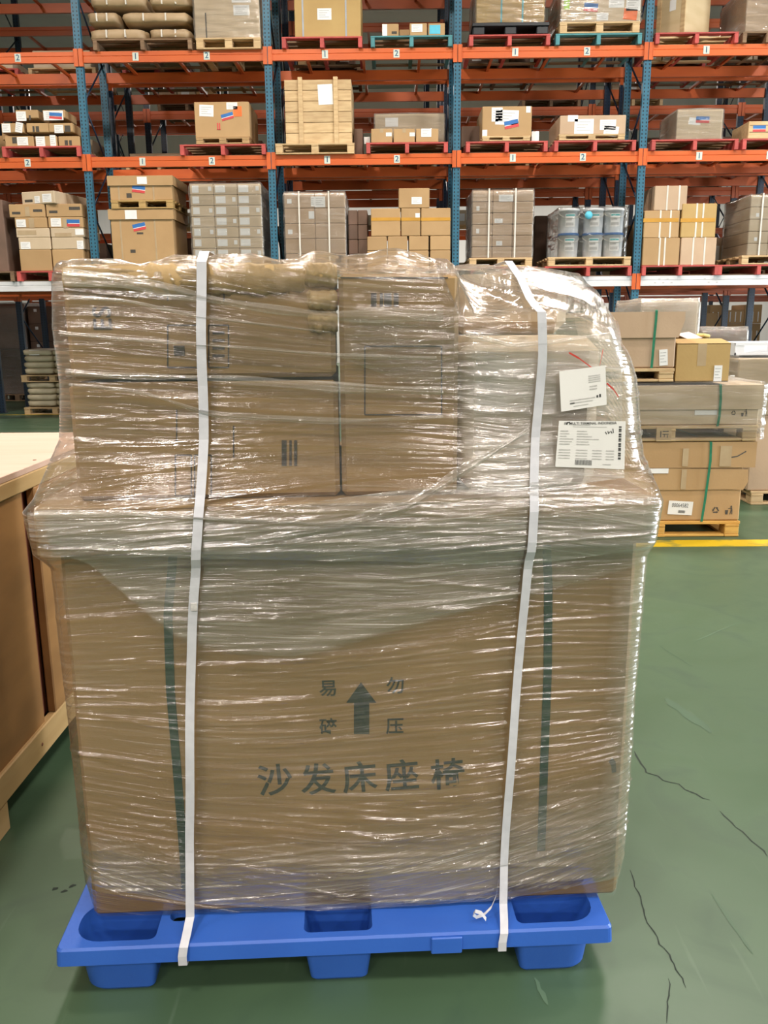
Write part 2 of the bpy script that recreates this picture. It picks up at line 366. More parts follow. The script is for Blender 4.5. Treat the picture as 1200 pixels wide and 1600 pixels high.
def floor_streak(pts_px, wd, mat, name):
    mb = MB(); P = [at_z(x, y, 0.0008) for x, y in pts_px]
    L, Rr = [], []
    for i, p in enumerate(P):
        d = (P[min(i+1, len(P)-1)]-P[max(i-1, 0)]).normalized(); n = Vector((-d.y, d.x, 0))
        k = wd*(0.25 if i in (0, len(P)-1) else 0.6+0.5*random.random())*0.5
        L.append(p+n*k); Rr.append(p-n*k)
    vs = L+Rr; n = len(P)
    mb.add(vs, [(i, i+1, n+i+1, n+i) for i in range(n-1)])
    return mb.build(name, mat, fl)
random.seed(5)
def wander(a, b, n, amp):
    return [(a[0]+(b[0]-a[0])*i/n + random.uniform(-amp, amp), a[1]+(b[1]-a[1])*i/n + random.uniform(-amp, amp)) for i in range(n+1)]
M['crack'] = mk('floor_crack_dark', (0.012, 0.022, 0.014), 0.8)
M['scuff'] = mk('floor_scuff', (0.050, 0.098, 0.054), 0.5)
M['scratch'] = mk('floor_scratch_pale', (0.088, 0.150, 0.088), 0.5)
floor_streak(wander((984, 1358), (1012, 1440), 9, 2.0)+wander((1015, 1450), (1050, 1498), 6, 2.5)+wander((1053, 1505), (1073, 1545), 5, 2), 0.004, 'crack', 'crack')
floor_streak(wander((1046, 1530), (1040, 1600), 8, 2), 0.0035, 'crack', 'crack')
floor_streak(wander((992, 1175), (1010, 1208), 5, 2)+wander((1018, 1208), (1110, 1250), 9, 2.5), 0.006, 'crack', 'crack')
floor_streak(wander((1125, 1268), (1200, 1335), 9, 3), 0.005, 'crack', 'crack')
floor_streak(wander((1112, 1396), (1176, 1490), 6, 0.8), 0.010, 'scuff', 'scuff')
floor_streak(wander((1040, 1090), (1112, 1145), 6, 1.5), 0.05, 'scuff', 'scuff')
floor_streak(wander((1084, 1004), (1160, 970), 6, 1), 0.008, 'scratch', 'scratch')
floor_streak(wander((1030, 1008), (1082, 1042), 6, 1), 0.006, 'scuff', 'scuff')
floor_streak(wander((835, 1528), (856, 1570), 5, 1.5), 0.012, 'scratch', 'scratch')
for q in ((86, 1388), (100, 1392), (113, 1384)):
    floor_streak(wander((q[0]-5, q[1]+2), (q[0]+5, q[1]-1), 3, 1), 0.012, 'crack', 'stain')

# ------------------------------------------------------------------ blue plastic pallet under the load (frame P: u along the front, v to the back)
PA = 0.0594419845
PO = at_z(92, 1508, 0.10); PO.z = 0
EU = Vector((math.cos(PA), math.sin(PA), 0)); EV = Vector((-math.sin(PA), math.cos(PA), 0))
def pv(x, y, v):                      # pixel -> (u, z) on the plane v = const of the pallet frame
    d = Vector(_ray(x, y)); C = Vector((0, 0, CAM_H)); P0 = PO+EV*v
    q = C + d*(((P0-C).dot(EV))/d.dot(EV)) - PO
    return q.dot(EU), q.z
def PW(u, v, z): return PO + EU*u + EV*v + Vector((0, 0, z))

pal = tag(empty('plastic_pallet', PO, PA), 'blue plastic pallet with hollow feet under the big film-wrapped load', 'pallet')
PWD, PDP, PT, PB = 1.255, 1.0, 0.142, 0.100
def rrect(u0, u1, v0, v1, rs, n=6):
    """rounded outline, rs = radii (bl, br, tr, tl)"""
    out = []
    for (cx, cy, r, a0) in ((u0+rs[0], v0+rs[0], rs[0], math.pi), (u1-rs[1], v0+rs[1], rs[1], 1.5*math.pi), (u1-rs[2], v1-rs[2], rs[2], 0), (u0+rs[3], v1-rs[3], rs[3], 0.5*math.pi)):
        for k in range(n+1):
            a = a0 + 0.5*math.pi*k/n; out.append((cx+r*math.cos(a), cy+r*math.sin(a)))
    return out
holes = []
ucols = ((0.026, 0.212), (0.548, 0.706), (1.042, 1.229)); vrows = ((0.018, 0.152), (0.43, 0.57), (0.848, 0.982))
for ci, (u0, u1) in enumerate(ucols):
    for ri, (v0, v1) in enumerate(vrows):
        big, sm_ = 0.060, 0.016
        rs = [sm_]*4
        if ci == 0: rs = [big if ri == 0 else sm_, sm_, sm_, big if ri < 2 else sm_]
        if ci == 2: rs = [sm_, big if ri == 0 else sm_, big if ri < 2 else sm_, sm_]
        holes.append((rrect(u0, u1, v0, v1, rs), ci, ri))
slots = [rrect(0.232, 0.282, 0.075, 0.115, [0.018]*4), rrect(0.32, 0.46, 0.10, 0.125, [0.011]*4), rrect(0.78, 0.96, 0.10, 0.125, [0.011]*4)]
for v in (0.22, 0.30, 0.38, 0.66, 0.74):
    for u in (0.10, 0.40, 0.80, 1.05): slots.append(rrect(u, u+0.11, v, v+0.035, [0.015]*4))
def plate_with_holes(outline, holes_, z):
    bm = bmesh.new(); ed = []
    for lp in [outline]+holes_:
        vs = [bm.verts.new((x, y, z)) for x, y in lp]
        ed += [bm.edges.new((vs[i], vs[(i+1) % len(vs)])) for i in range(len(vs))]
    bmesh.ops.triangle_fill(bm, use_beauty=True, edges=ed, normal=(0, 0, 1))
    return bm
outer = rrect(0, PWD, 0, PDP, [0.012]*4, 3)
allh = [h[0] for h in holes]+slots
bm = plate_with_holes(outer, allh, PT)
mb = MB(); bm.verts.ensure_lookup_table()
vs = [v.co.copy() for v in bm.verts]; fs = [[v.index for v in f.verts] for f in bm.faces]; bm.verts.index_update(); fs = [[v.index for v in f.verts] for f in bm.faces]
bm.free(); mb.add(vs, fs)
def loft(mb, la, za, lb, zb, flip=False, smooth=False):
    n = len(la); v = [(x, y, za) for x, y in la]+[(x, y, zb) for x, y in lb]
    f = [(i, (i+1) % n, n+(i+1) % n, n+i) for i in range(n)]
    if flip: f = [q[::-1] for q in f]
    mb.add(v, f, 0, smooth)
def grow(lp, g):
    cx = (min(p[0] for p in lp)+max(p[0] for p in lp))/2; cy = (min(p[1] for p in lp)+max(p[1] for p in lp))/2
    hx = max(p[0] for p in lp)-cx; hy = max(p[1] for p in lp)-cy
    return [(cx+(x-cx)*(hx+g)/hx, cy+(y-cy)*(hy+g)/hy) for x, y in lp]
lip = grow(outer, 0.004)
loft(mb, outer, PT, lip, PT-0.006); loft(mb, lip, PT-0.006, grow(outer, 0.006), PB); loft(mb, grow(outer, 0.006), PB, grow(outer, -0.012), PB); loft(mb, grow(outer, -0.012), PB, grow(outer, -0.012), PT-0.006, True)
for s in slots: loft(mb, s, PT, grow(s, -0.002), PT-0.02, True)
inner = grow(outer, -0.012)
mb.build('deck', 'pallet_blue', pal)
MB().cbox(pv(674, 1475, -0.01)[0], pv(722, 1475, -0.01)[0], -0.012, -0.0045, PB-0.006, PT-0.006, 0.004).build('label_panel', 'pallet_blue', pal)
for lp, ci, ri in holes:
    mb = MB(); ot = grow(lp, 0.006); ob_ = grow(lp, -0.012)
    loft(mb, lp, PT, grow(lp, -0.014), 0.012, True, True)            # pocket wall
    n = len(lp); fl_ = [(x, y, 0.012) for x, y in grow(lp, -0.014)]; mb.add(fl_, [tuple(range(n))])
    loft(mb, ot, PT-0.004, ob_, 0.008, False, True); loft(mb, ob_, 0.008, grow(lp, -0.018), 0.0); mb.add([(x, y, 0.0) for x, y in grow(lp, -0.018)], [tuple(range(n))[::-1]])
    loft(mb, ot, PT-0.004, lp, PT-0.001)
    mb.build('foot', 'pallet_blue', pal)
for v in (0.17, 0.41, 0.59, 0.83):   # ribs under the deck
    MB().box(0.01, PWD-0.01, v-0.004, v+0.004, PB+0.004, PT-0.002).build('deck_rib', 'pallet_blue', pal)

# ------------------------------------------------------------------ the load on it
big = tag(MB().cbox(0.052, 1.302, 0.10, 0.98, 0.1435, 1.125, 0.010).build('carton', 'card_big', None, PO, (0, 0, PA)),
          'huge brown carton printed with an up arrow and dark characters on the blue pallet', 'carton')
mb = MB(); mb.cbox(0.020, 1.328, 0.066, 1.005, 1.1265, 1.136, 0.003)
mb.box(0.020, 1.328, 0.066, 0.072, 1.034, 1.128); mb.box(0.020, 1.328, 0.999, 1.005, 1.034, 1.128); mb.box(0.020, 0.026, 0.07, 1.0, 1.034, 1.128); mb.box(1.322, 1.328, 0.07, 1.0, 1.034, 1.128)
mb.build('lid', 'card_big', big)
fv = 0.0985
def ptxt(s, x, y, size, mat='green_ink', bold=0.0, par=None, v=fv, rotv=0.0, sy=1.0):
    me = text_mesh(s, size, mat, bold)
    u, z = pv(x, y, v)
    o = put('printed_writing', me, par or big, (u, v, z), (math.pi/2, 0, rotv)); o.scale = (1, sy, 1); return o
for s, x, y in (('易', 513, 1077), ('勿', 618, 1073), ('碎', 513, 1137), ('压', 617, 1136)): ptxt(s, x, y, 0.042, bold=0.0006)
for s, x, y in (('沙', 430, 1222), ('发', 497, 1221), ('床', 562, 1218), ('座', 628, 1215), ('椅', 700, 1213)):
    o = ptxt(s, x, y, 0.082, 'green_ink', 0.0012); o.rotation_euler = (math.pi/2, -0.06, 0)
mb = MB(); A = [pv(*q, fv) for q in ((564, 1066), (588, 1098), (577, 1098), (577, 1147), (553, 1147), (553, 1098), (541, 1098))]
mb.add([(u, 0, z) for u, z in A], [tuple(range(7))]); mb.build('printed_arrow', 'green_ink', big, (0, fv, 0))
mb = MB(); A = [pv(*q, fv) for q in ((951, 1190), (957, 1184), (962, 1190), (963, 1206), (956, 1208), (955, 1196))]
mb.add([(u, 0, z) for u, z in A], [tuple(range(6))]); mb.build('printed_mark', 'green_ink', big, (0, fv, 0))
for pts in (((270, 870), (262, 960), (266, 1080), (276, 1200), (286, 1330), (290, 1392)), ((853, 800), (857, 920), (856, 1050), (851, 1180), (846, 1330))):
    mb = MB(); q = [pv(x, y, 0.096) for x, y in pts]
    mb.ribbon([(u, 0.0985, z) for u, z in q], (0.019, 0, 0), 0.0012); mb.build('green_strap', 'strap_dark', big)

def ucarton(u0, u1, v0, v1, z0, z1, label, mat='card_big', par_parts=True, c=0.010):
    o = tag(MB().cbox(u0, u1, v0, v1, z0, z1, c).build('carton', mat, None, PO, (0, 0, PA)), label, 'carton', 'cartons on top of the huge carton')
    return o
t1 = ucarton(0.10, 0.648, 0.125, 0.93, 1.392, 1.615, 'kraft-edged brown carton, the upper left one on top of the huge carton')
t2 = ucarton(0.095, 0.651, 0.120, 0.93, 1.1375, 1.385, 'brown carton below the kraft-edged one, on the left of the huge carton lid')
t3 = ucarton(0.656, 0.905, 0.120, 0.93, 1.1375, 1.600, 'tall upright brown carton standing in the middle of the huge carton lid')
t4 = ucarton(0.910, 1.215, 0.132, 0.80, 1.1375, 1.470, 'grey brown carton under hazy film at the right, behind the paper labels', 'card_grey', c=0.03)
t5 = ucarton(0.930, 1.215, 0.42, 0.92, 1.4715, 1.615, 'grey brown carton set back on top of the right carton of the load', 'card_grey', c=0.03)
# crumpled kraft wrapping along the top edge and the right end of the upper left carton
def lump(par, u0, u1, v0, v1, z0, z1, name='kraft_wrap', mat='kraft', nx=26, seed=1):
    rs = np.random.RandomState(seed); mb = MB(); vs = []; fs = []; na = 12
    for i in range(nx+1):
        t = i/nx; e = 0.9+0.1*(1-abs(2*t-1)**6) if 0 < t < 1 else 0.82
        for k in range(na):
            a = 2*math.pi*k/na
            cu, su = math.cos(a), math.sin(a)
            ex = lambda q: math.copysign(abs(q)**0.42, q)
            j = 1+0.045*rs.randn()
            vs.append((u0+(u1-u0)*t, (v0+v1)/2+(v1-v0)/2*ex(cu)*e*j, (z0+z1)/2+(z1-z0)/2*ex(su)*e*j))
    for i in range(nx):
        for k in range(na): fs.append((i*na+k, i*na+(k+1) % na, (i+1)*na+(k+1) % na, (i+1)*na+k))
    fs += [tuple(range(na)), tuple(range(nx*na, nx*na+na))[::-1]]
    mb.add(vs, fs, 0, True); return mb.build(name, mat, par)
lump(t1, 0.102, 0.588, 0.110, 0.25, 1.556, 1.624, seed=3, nx=44)
lump(t1, 0.586, 0.654, 0.108, 0.30, 1.570, 1.624, nx=10, seed=4)
lump(t1, 0.590, 0.654, 0.108, 0.30, 1.526, 1.571, nx=10, seed=5)
lump(t1, 0.592, 0.653, 0.108, 0.30, 1.480, 1.527, nx=10, seed=6)
def uline(par, pts, wd, v, name='printed_line', mat='card_ink', close=True):
    mb = MB(); q = [pv(x, y, v) for x, y in pts]
    if close: q.append(q[0])
    for (a, b) in zip(q[:-1], q[1:]):
        d = Vector((b[0]-a[0], 0, b[1]-a[1])).normalized(); n = Vector((-d.z, 0, d.x))*wd/2
        A, B = Vector((a[0], v, a[1])), Vector((b[0], v, b[1]))
        mb.add([A-n, A+n, B+n, B-n], [(0, 1, 2, 3)])
    return mb.build(name, mat, par)
uline(t1, ((262, 508), (315, 508), (315, 574), (262, 574)), 0.003, 0.1235); uline(t1, ((326, 508), (357, 508), (357, 574), (326, 574)), 0.003, 0.1235)
mb = MB(); a = pv(272, 556, 0.1235); b = pv(288, 540, 0.1235); mb.box(a[0], b[0], 0.1228, 0.1240, a[1], b[1]); mb.build('printed_mark', 'card_ink', t1)
for yy in (520, 532, 544, 556):
    uline(t1, ((332, yy), (351, yy)), 0.006, 0.1234, close=False)
me = text_mesh('ES', 0.052, 'card_ink', 0.0008); u, z = pv(161, 498, 0.123); put('printed_writing', me, t1, (u, 0.1235, z), (math.pi/2, -math.pi/2, 0))
uline(t1, ((262, 428), (262, 470)), 0.003, 0.1234, close=False); uline(t1, ((350, 428), (350, 470)), 0.003, 0.1234, close=False)
uline(t2, ((274, 711), (299, 711), (299, 775), (274, 775)), 0.003, 0.1185); uline(t2, ((304, 711), (330, 711), (330, 775), (304, 775)), 0.003, 0.1185)
for k, (xx, w_) in enumerate(((444, 8), (454, 4), (462, 5))):
    uline(t2, ((xx, 688), (xx, 728)), w_*0.0013, 0.1184, close=False)
uline(t2, ((276, 640), (276, 690)), 0.003, 0.1184, close=False); uline(t2, ((365, 665), (365, 715)), 0.003, 0.1184, close=False)
uline(t3, ((570, 541), (690, 541), (690, 648), (570, 648)), 0.003, 0.1185)
for xx, w_ in ((584, 9), (596, 5), (606, 12), (619, 8)): uline(t3, ((xx, 458), (xx, 479)), w_*0.0013, 0.1184, close=False)
uline(t3, ((532, 434), (700, 434)), 0.003, 0.1184, close=False)

# ------------------------------------------------------------------ stretch film round the load
def interp(z, xs, ys): return np.interp(z, xs, ys)
ZL = [0.10, 0.14, 0.25, 0.70, 1.00, 1.035, 1.125, 1.15, 1.27, 1.38, 1.50, 1.70]
FL = [0.065, 0.050, 0.036, 0.033, 0.030, 0.004, -0.008, 0.012, 0.066, 0.076, 0.070, 0.082]
FRr = [1.295, 1.305, 1.318, 1.323, 1.326, 1.336, 1.346, 1.338, 1.322, 1.312, 1.272, 1.235]
FVf = [0.110, 0.092, 0.082, 0.080, 0.072, 0.050, 0.050, 0.062, 0.096, 0.106, 0.106, 0.112]
def vF(z): return interp(z, ZL, FVf)
def bend(u, z):
    uR_ = interp(z, ZL, FRr); k = np.clip((u-(uR_-0.105))/0.105, 0, 1.2); wz = np.clip((z-1.15)/0.06, 0, 1)
    return 0.065*k**2.2*wz
def sag(u, z): return 0.30*(u-0.65)**2*np.clip((0.75-z)/0.5, 0, 1) - 0.05*(u-0.5)*np.clip((z-1.2)/0.3, 0, 1) + 0.018*np.sin(u*3.1+z*5.0) + 0.007*np.sin(u*7.3-z*9.0+1)
def ztop(u, v):
    l = 1.632 + 0.006*np.sin(u*19) + 0.004*np.sin(u*41+1) + 0.012*np.exp(-((u-0.60)/0.05)**2) - 0.010*np.exp(-((u-0.02)/0.08)**2)
    fr = 1.515 - 0.06*np.clip((u-1.12)/0.2, 0, 1)
    bk = 1.640 - 0.03*np.clip((u-1.0)/0.3, 0, 1)
    s = np.clip((v-0.10)/0.36, 0, 1); rgt = fr + (bk-fr)*(s*s*(3-2*s))
    k = np.clip((u-0.885)/0.06, 0, 1); k = k*k*(3-2*k)
    return l*(1-k) + rgt*k
def zbot(u): return 0.147 + 0.002*np.sin(u*7+1) + 0.0015*np.sin(u*23)
def ridges(u, z, n, seed, amp, wid=(0.0015, 0.004), slope=0.06, zr=(0.1, 1.65), ln=(0.05, 0.4)):
    rs = np.random.RandomState(seed); h = np.zeros_like(u)
    for _ in range(n):
        u0 = rs.uniform(0, 1.35); z0 = rs.uniform(*zr); sl = rs.normal(0, slope); wd = rs.uniform(*wid); le = rs.uniform(*ln); a = amp*rs.uniform(0.3, 1)
        cv = rs.normal(0, 0.06)
        dz = z - z0 - sl*(u-u0) - cv*(u-u0)**2
        h += a*np.exp(-(dz/wd)**2)*np.exp(-((u-u0)/le)**4)
    return h
def smoothnoise(u, z, seed, sc_, amp):
    rs = np.random.RandomState(seed); h = np.zeros_like(u)
    for _ in range(10):
        ku, kz = rs.normal(0, sc_[0]), rs.normal(0, sc_[1]); h += np.sin(ku*u+kz*z+rs.uniform(0, 6.28))
    return h*amp/3.2
def grid_mesh(name, U, V, Z, mat, uvs, parent, closed=False):
    nj, ni = U.shape; me = bpy.data.meshes.new(name)
    co = np.stack([U, V, Z], -1).reshape(-1, 3)
    j, i = np.meshgrid(np.arange(nj-1), np.arange(ni-1), indexing='ij')
    a = (j*ni+i).ravel(); F = np.stack([a, a+1, a+1+ni, a+ni], -1)
    me.vertices.add(len(co)); me.vertices.foreach_set('co', co.ravel().astype(np.float32))
    me.loops.add(F.size); me.loops.foreach_set('vertex_index', F.ravel().astype(np.int32))
    me.polygons.add(len(F)); me.polygons.foreach_set('loop_start', (np.arange(len(F))*4).astype(np.int32))
    me.polygons.foreach_set('use_smooth', np.ones(len(F), dtype=bool))
    me.update(calc_edges=True); me.validate()
    ul = me.uv_layers.new(name='UVMap'); ul.data.foreach_set('uv', uvs.reshape(-1, 2)[F.ravel()].astype(np.float32).ravel())
    me.materials.append(M[mat] if isinstance(mat, str) else mat)
    o = bpy.data.objects.new(name, me); col.objects.link(o)
    if parent is not None: o.parent = parent
    return o
film = tag(empty('stretch_film', PO, PA), 'clear wrinkled stretch film around the big load on the blue pallet, with paper labels', 'stretch film')
NF = 250; per = []                       # (u0, v0, kind)
for k in range(14): per.append((0.55-0.52*k/14, 0.99, 'b'))
for k in range(24): per.append((0.03, 0.99-(0.99-0.12)*k/24, 'l'))
for k in range(10): a = math.pi + 0.5*math.pi*k/10; per.append((0.065+0.035*math.cos(a), 0.12+0.035*math.sin(a), 'c'))
for k in range(NF): per.append((0.065+(1.285-0.065)*k/NF, 0.085, 'f'))
for k in range(10): a = 1.5*math.pi + 0.5*math.pi*k/10; per.append((1.285+0.035*math.cos(a), 0.12+0.035*math.sin(a), 'c'))
for k in range(24): per.append((1.32, 0.12+(0.99-0.12)*k/24, 'r'))
for k in range(15): per.append((1.32-(1.32-0.55)*k/14, 0.99, 'b'))
u0 = np.array([p[0] for p in per]); v0 = np.array([p[1] for p in per])
NJ = 500
tj = np.linspace(0, 1, NJ)[:, None]
zt = ztop(u0, v0)-0.004; zb = zbot(u0)
Z = zb + tj*(zt-zb)
uL, uR = interp(Z, ZL, FL), interp(Z, ZL, FRr)
U = uL + (u0-0.03)/1.29*(uR-uL)
V = interp(Z, ZL, FVf) + (v0-0.085)*(0.99+0.02-interp(Z, ZL, FVf))/(0.905) + bend(U, Z)*np.clip((0.35-v0)/0.25, 0, 1)
dist = np.concatenate([[0], np.cumsum(np.hypot(np.diff(u0), np.diff(v0)))])
W_ = np.clip((0.6-v0)/0.4, 0, 1)         # wrinkle weight, front part
Zs = Z - sag(U, Z)
h = ridges(U, Zs, 300, 11, 0.0032) + ridges(U, Zs, 90, 12, 0.0055, (0.003, 0.007), 0.05, ln=(0.15, 0.6)) + smoothnoise(U, Z, 5, (9, 14), 0.0035)
h += ridges(U, Zs, 140, 14, 0.004, (0.0015, 0.004), 0.10, (0.15, 0.40), (0.05, 0.3))
# folds that run down from the lid corners and gather toward the foot of the load
sh = np.clip(1-(Z-zb)/0.02, 0, 1)
nu = np.where(np.array([p[2] for p in per]) == 'l', -1.0, np.where(np.array([p[2] for p in per]) == 'r', 1.0, 0.0))
nv = np.where(np.array([p[2] for p in per]) == 'f', -1.0, np.where(np.array([p[2] for p in per]) == 'c', -0.7, 0.0))
top_in = np.clip((tj-0.972)/0.028, 0, 1)**2
U2 = U + nu*h + (0.65-U)*top_in*0.012
V2 = V + nv*np.clip(h, -0.004, 0.02) + (0.55-V)*top_in*0.03
rings_U, rings_V, rings_Z = [U2], [V2], [Z]
for s in (0.985, 0.96, 0.93, 0.89, 0.84, 0.78, 0.71, 0.63, 0.54, 0.44, 0.33, 0.21, 0.09, 0.01):
    Ur = 0.65+(U2[-1]-0.65)*s; Vr = 0.54+(V2[-1]-0.54)*s
    Zr = ztop(Ur, Vr) + smoothnoise(Ur, Vr, 21, (25, 30), 0.006) + smoothnoise(Ur, Vr, 22, (70, 60), 0.002)
    rings_U.append(Ur[None]); rings_V.append(Vr[None]); rings_Z.append(Zr[None])
U3, V3, Z3 = np.concatenate(rings_U), np.concatenate(rings_V), np.concatenate(rings_Z)
vv = np.concatenate([Zs[:, :], np.stack([zt+0.03*(k+1) for k in range(14)])])
uvs = np.stack([np.broadcast_to(dist, U3.shape), vv], -1)
grid_mesh('film_sheet', U3, V3, Z3, 'film', uvs, film)
def film_band(ctop, cbot, name, mat, seed, off=0.006, nu_=260, nz=70, amp=0.004, nr=70, slope=0.06, tilt=True, fade=(0, 0, 0, 0)):
    """a further layer of film on the front, between two edge lines given as pixels"""
    a = sorted(pv(x, y, 0.08) for x, y in ctop); b = sorted(pv(x, y, 0.08) for x, y in cbot)
    um = max(a[0][0], b[0][0]); ux = min(a[-1][0], b[-1][0])
    uu = np.linspace(um, ux, nu_)[None, :]; t = np.linspace(0, 1, nz)[:, None]
    za = np.interp(uu, *zip(*a)); zb_ = np.interp(uu, *zip(*b)); k = np.ones(9)/9
    za = np.convolve(np.pad(za[0], 4, 'edge'), k, 'valid')[None]; zb_ = np.convolve(np.pad(zb_[0], 4, 'edge'), k, 'valid')[None]
    z = zb_ + t*(za-zb_); u_ = uu + 0*z
    uLz, uRz = interp(z, ZL, FL), interp(z, ZL, FRr)
    u_ = np.clip(u_, uLz+0.012, uRz-0.012)
    z0 = (z-z.mean(0)) if tilt else z
    h_ = ridges(u_, z, nr, seed, amp, (0.0015, 0.0045), slope, (float(z.min()), float(z.max())), (0.05, 0.5)) + smoothnoise(u_, z, seed+1, (12, 25), 0.0025)
    edge = 0.0
    vv_ = interp(z, ZL, FVf) + bend(u_, z) - off - np.clip(h_, -0.003, 0.02) - edge
    cr = np.clip((0.06-(u_-uLz))/0.06, 0, 1)**2*0.03 + np.clip((0.06-(uRz-u_))/0.06, 0, 1)**2*0.03
    vv_ = vv_ + cr
    zz = (z - za) if tilt else z
    o = grid_mesh(name, u_, vv_, z, mat, np.stack([u_+seed*0.37, zz-0.6*sag(u_, z)+seed*0.11], -1), film)
    s_ = np.linspace(0, 1, nu_)[None]+0*t; t_ = t+0*s_; kp = np.ones_like(s_)      # film wound thinner toward an edge
    for q, f_ in zip((s_, 1-s_, t_, 1-t_), fade):
        if f_: kp = kp*np.clip(q/f_, 0, 1)
    at_ = o.data.attributes.new('thin', 'FLOAT', 'POINT'); at_.data.foreach_set('value', (1-kp).ravel().astype(np.float32))
    return o
# the second and third windings whose edges cross the front
film_band(((50, 800), (300, 800), (640, 812), (1020, 785)), ((70, 868), (130, 868), (205, 935), (280, 1000), (370, 1022), (470, 1028), (600, 990), (760, 945), (1010, 880)), 'film_winding', 'film_band', 31, fade=(0, 0, 0.06, 0))
film_band(((50, 796), (400, 790), (640, 760), (840, 740), (1022, 772)), ((50, 838), (300, 866), (600, 872), (800, 880), (1020, 850)), 'film_winding', 'film_band', 33, off=0.011)
film_band(((120, 1290), (300, 1330), (520, 1290), (760, 1240), (985, 1180)), ((130, 1380), (300, 1412), (520, 1426), (780, 1410), (975, 1370)), 'film_winding', 'film_band', 35, fade=(0, 0, 0, 0.6))
film_band(((715, 505), (800, 512), (900, 500), (985, 505)), ((720, 770), (850, 760), (1008, 740)), 'film_winding', 'film_haze', 37, nu_=160, fade=(0.10, 0, 0, 0.2))
film_band(((530, 470), (640, 500), (720, 470), (800, 480)), ((530, 560), (640, 600), (760, 640), (1000, 600)), 'film_winding', 'film', 38, nu_=160, fade=(0.1, 0, 0, 0.1))
film_band(((938, 872), (1012, 866)), ((925, 1378), (978, 1374)), 'film_winding', 'film_band', 41, off=0.008, nu_=50, nz=160, nr=160, fade=(0.75, 0, 0, 0.1))
film_band(((60, 872), (84, 870)), ((128, 1392), (146, 1396)), 'film_winding', 'film_band', 42, off=0.006, nu_=24, nz=160, nr=60, fade=(0, 0.7, 0, 0))
def fold(pts, wd, seed, off=0.014, mat='film_fold', n=200, m_=10):
    q = np.array([pv(x, y, 0.09) for x, y in pts]); d = np.concatenate([[0], np.cumsum(np.hypot(*np.diff(q, axis=0).T))])
    t = np.linspace(0, d[-1], n); u_ = np.interp(t, d, q[:, 0]); z_ = np.interp(t, d, q[:, 1])
    k = np.ones(21)/21
    u_ = np.convolve(np.pad(u_, 10, 'edge'), k, 'valid'); z_ = np.convolve(np.pad(z_, 10, 'edge'), k, 'valid')
    rs = np.random.RandomState(seed); s = np.linspace(-0.5, 0.5, m_)[:, None]
    wv = wd*(0.75+0.25*np.sin(t*9+seed)+0.15*np.sin(t*31+seed))
    Uq = u_[None]+0*s; Zq = z_[None]+s*wv[None]
    bulge = 0.006*np.cos(s*math.pi)
    rid = sum(0.0022*np.sin((s*rs.uniform(8, 26)+t[None]*rs.uniform(-6, 6))+rs.uniform(0, 6)) for _ in range(5))
    Vq = interp(Zq, ZL, FVf)+bend(Uq, Zq)-off-bulge-rid*np.cos(s*math.pi)
    Uq = np.clip(Uq, interp(Zq, ZL, FL)+0.01, interp(Zq, ZL, FRr)-0.01)
    return grid_mesh('film_fold', Uq, Vq, Zq, mat, np.stack([t[None]+0*s+seed, Zq*0+s*wv[None]+seed*0.3], -1), film)
fold(((90, 432), (200, 440), (300, 462), (400, 480), (520, 494), (700, 492)), 0.030, 1)
fold(((85, 520), (200, 530), (300, 538), (420, 546), (525, 556), (690, 560)), 0.010, 2)
fold(((95, 582), (200, 588), (320, 590), (530, 606), (700, 612)), 0.022, 3)
fold(((100, 600), (220, 612), (330, 648), (530, 658), (700, 650)), 0.014, 4)
fold(((85, 462), (200, 470), (310, 495), (520, 520)), 0.008, 6)
fold(((380, 838), (520, 815), (640, 780), (730, 725), (830, 668)), 0.028, 5)
fold(((60, 795), (200, 792), (420, 806), (640, 812)), 0.012, 7)
fold(((725, 520), (800, 540), (860, 535), (960, 520)), 0.012, 8)
# loose tab of film sticking out at the lower left edge
mb = MB(); q = [pv(x, y, 0.12) for x, y in ((125, 1292), (104, 1294), (96, 1310), (95, 1328), (104, 1340), (128, 1342))]
mb.add([(u, 0.11+0.01*(i % 2), z) for i, (u, z) in enumerate(q)], [(0, 1, 2, 3), (0, 3, 4, 5)], 0, True); mb.build('film_tab', 'film', film)

# paper labels stuck on the film
def label_on_film(corners, name, v_off=0.020):
    q = [pv(x, y, 0.085) for x, y in corners]     # tl, tr, br, bl
    zc = sum(p[1] for p in q)/4; v = float(vF(zc))-v_off
    mb = MB(); mb.add([(u, v, z) for u, z in q]+[(u, v+0.0012, z) for u, z in q], [(3, 2, 1, 0), (4, 5, 6, 7), (0, 1, 5, 4), (1, 2, 6, 5), (2, 3, 7, 6), (3, 0, 4, 7)])
    o = mb.build(name, 'paper', film)
    T = lambda s, t: Vector((0, v-0.0006, 0)) + Vector((1, 0, 0))*((q[0][0]*(1-s)+q[1][0]*s)*(1-t)+(q[3][0]*(1-s)+q[2][0]*s)*t) + Vector((0, 0, 1))*((q[0][1]*(1-s)+q[1][1]*s)*(1-t)+(q[3][1]*(1-s)+q[2][1]*s)*t)
    return o, T
def bars(o, T, lst, name, mat):
    mb = MB()
    for (s0, s1, t0, t1) in lst: mb.add([T(s0, t1), T(s1, t1), T(s1, t0), T(s0, t0)], [(0, 1, 2, 3)])
    return mb.build(name, mat, o)
lab1, T = label_on_film(((873, 580), (945, 571), (947, 632), (876, 643)), 'paper_label', 0.024)
bars(lab1, T, [(0.62, 0.88, 0.2+0.05*k, 0.225+0.05*k) for k in range(4)]+[(0.64, 0.8, 0.46, 0.49), (0.64, 0.8, 0.53, 0.56), (0.2, 0.75, 0.75, 0.775), (0.2, 0.7, 0.82, 0.84), (0.28, 0.6, 0.9, 0.92)], 'printed_lines', 'faint_ink')
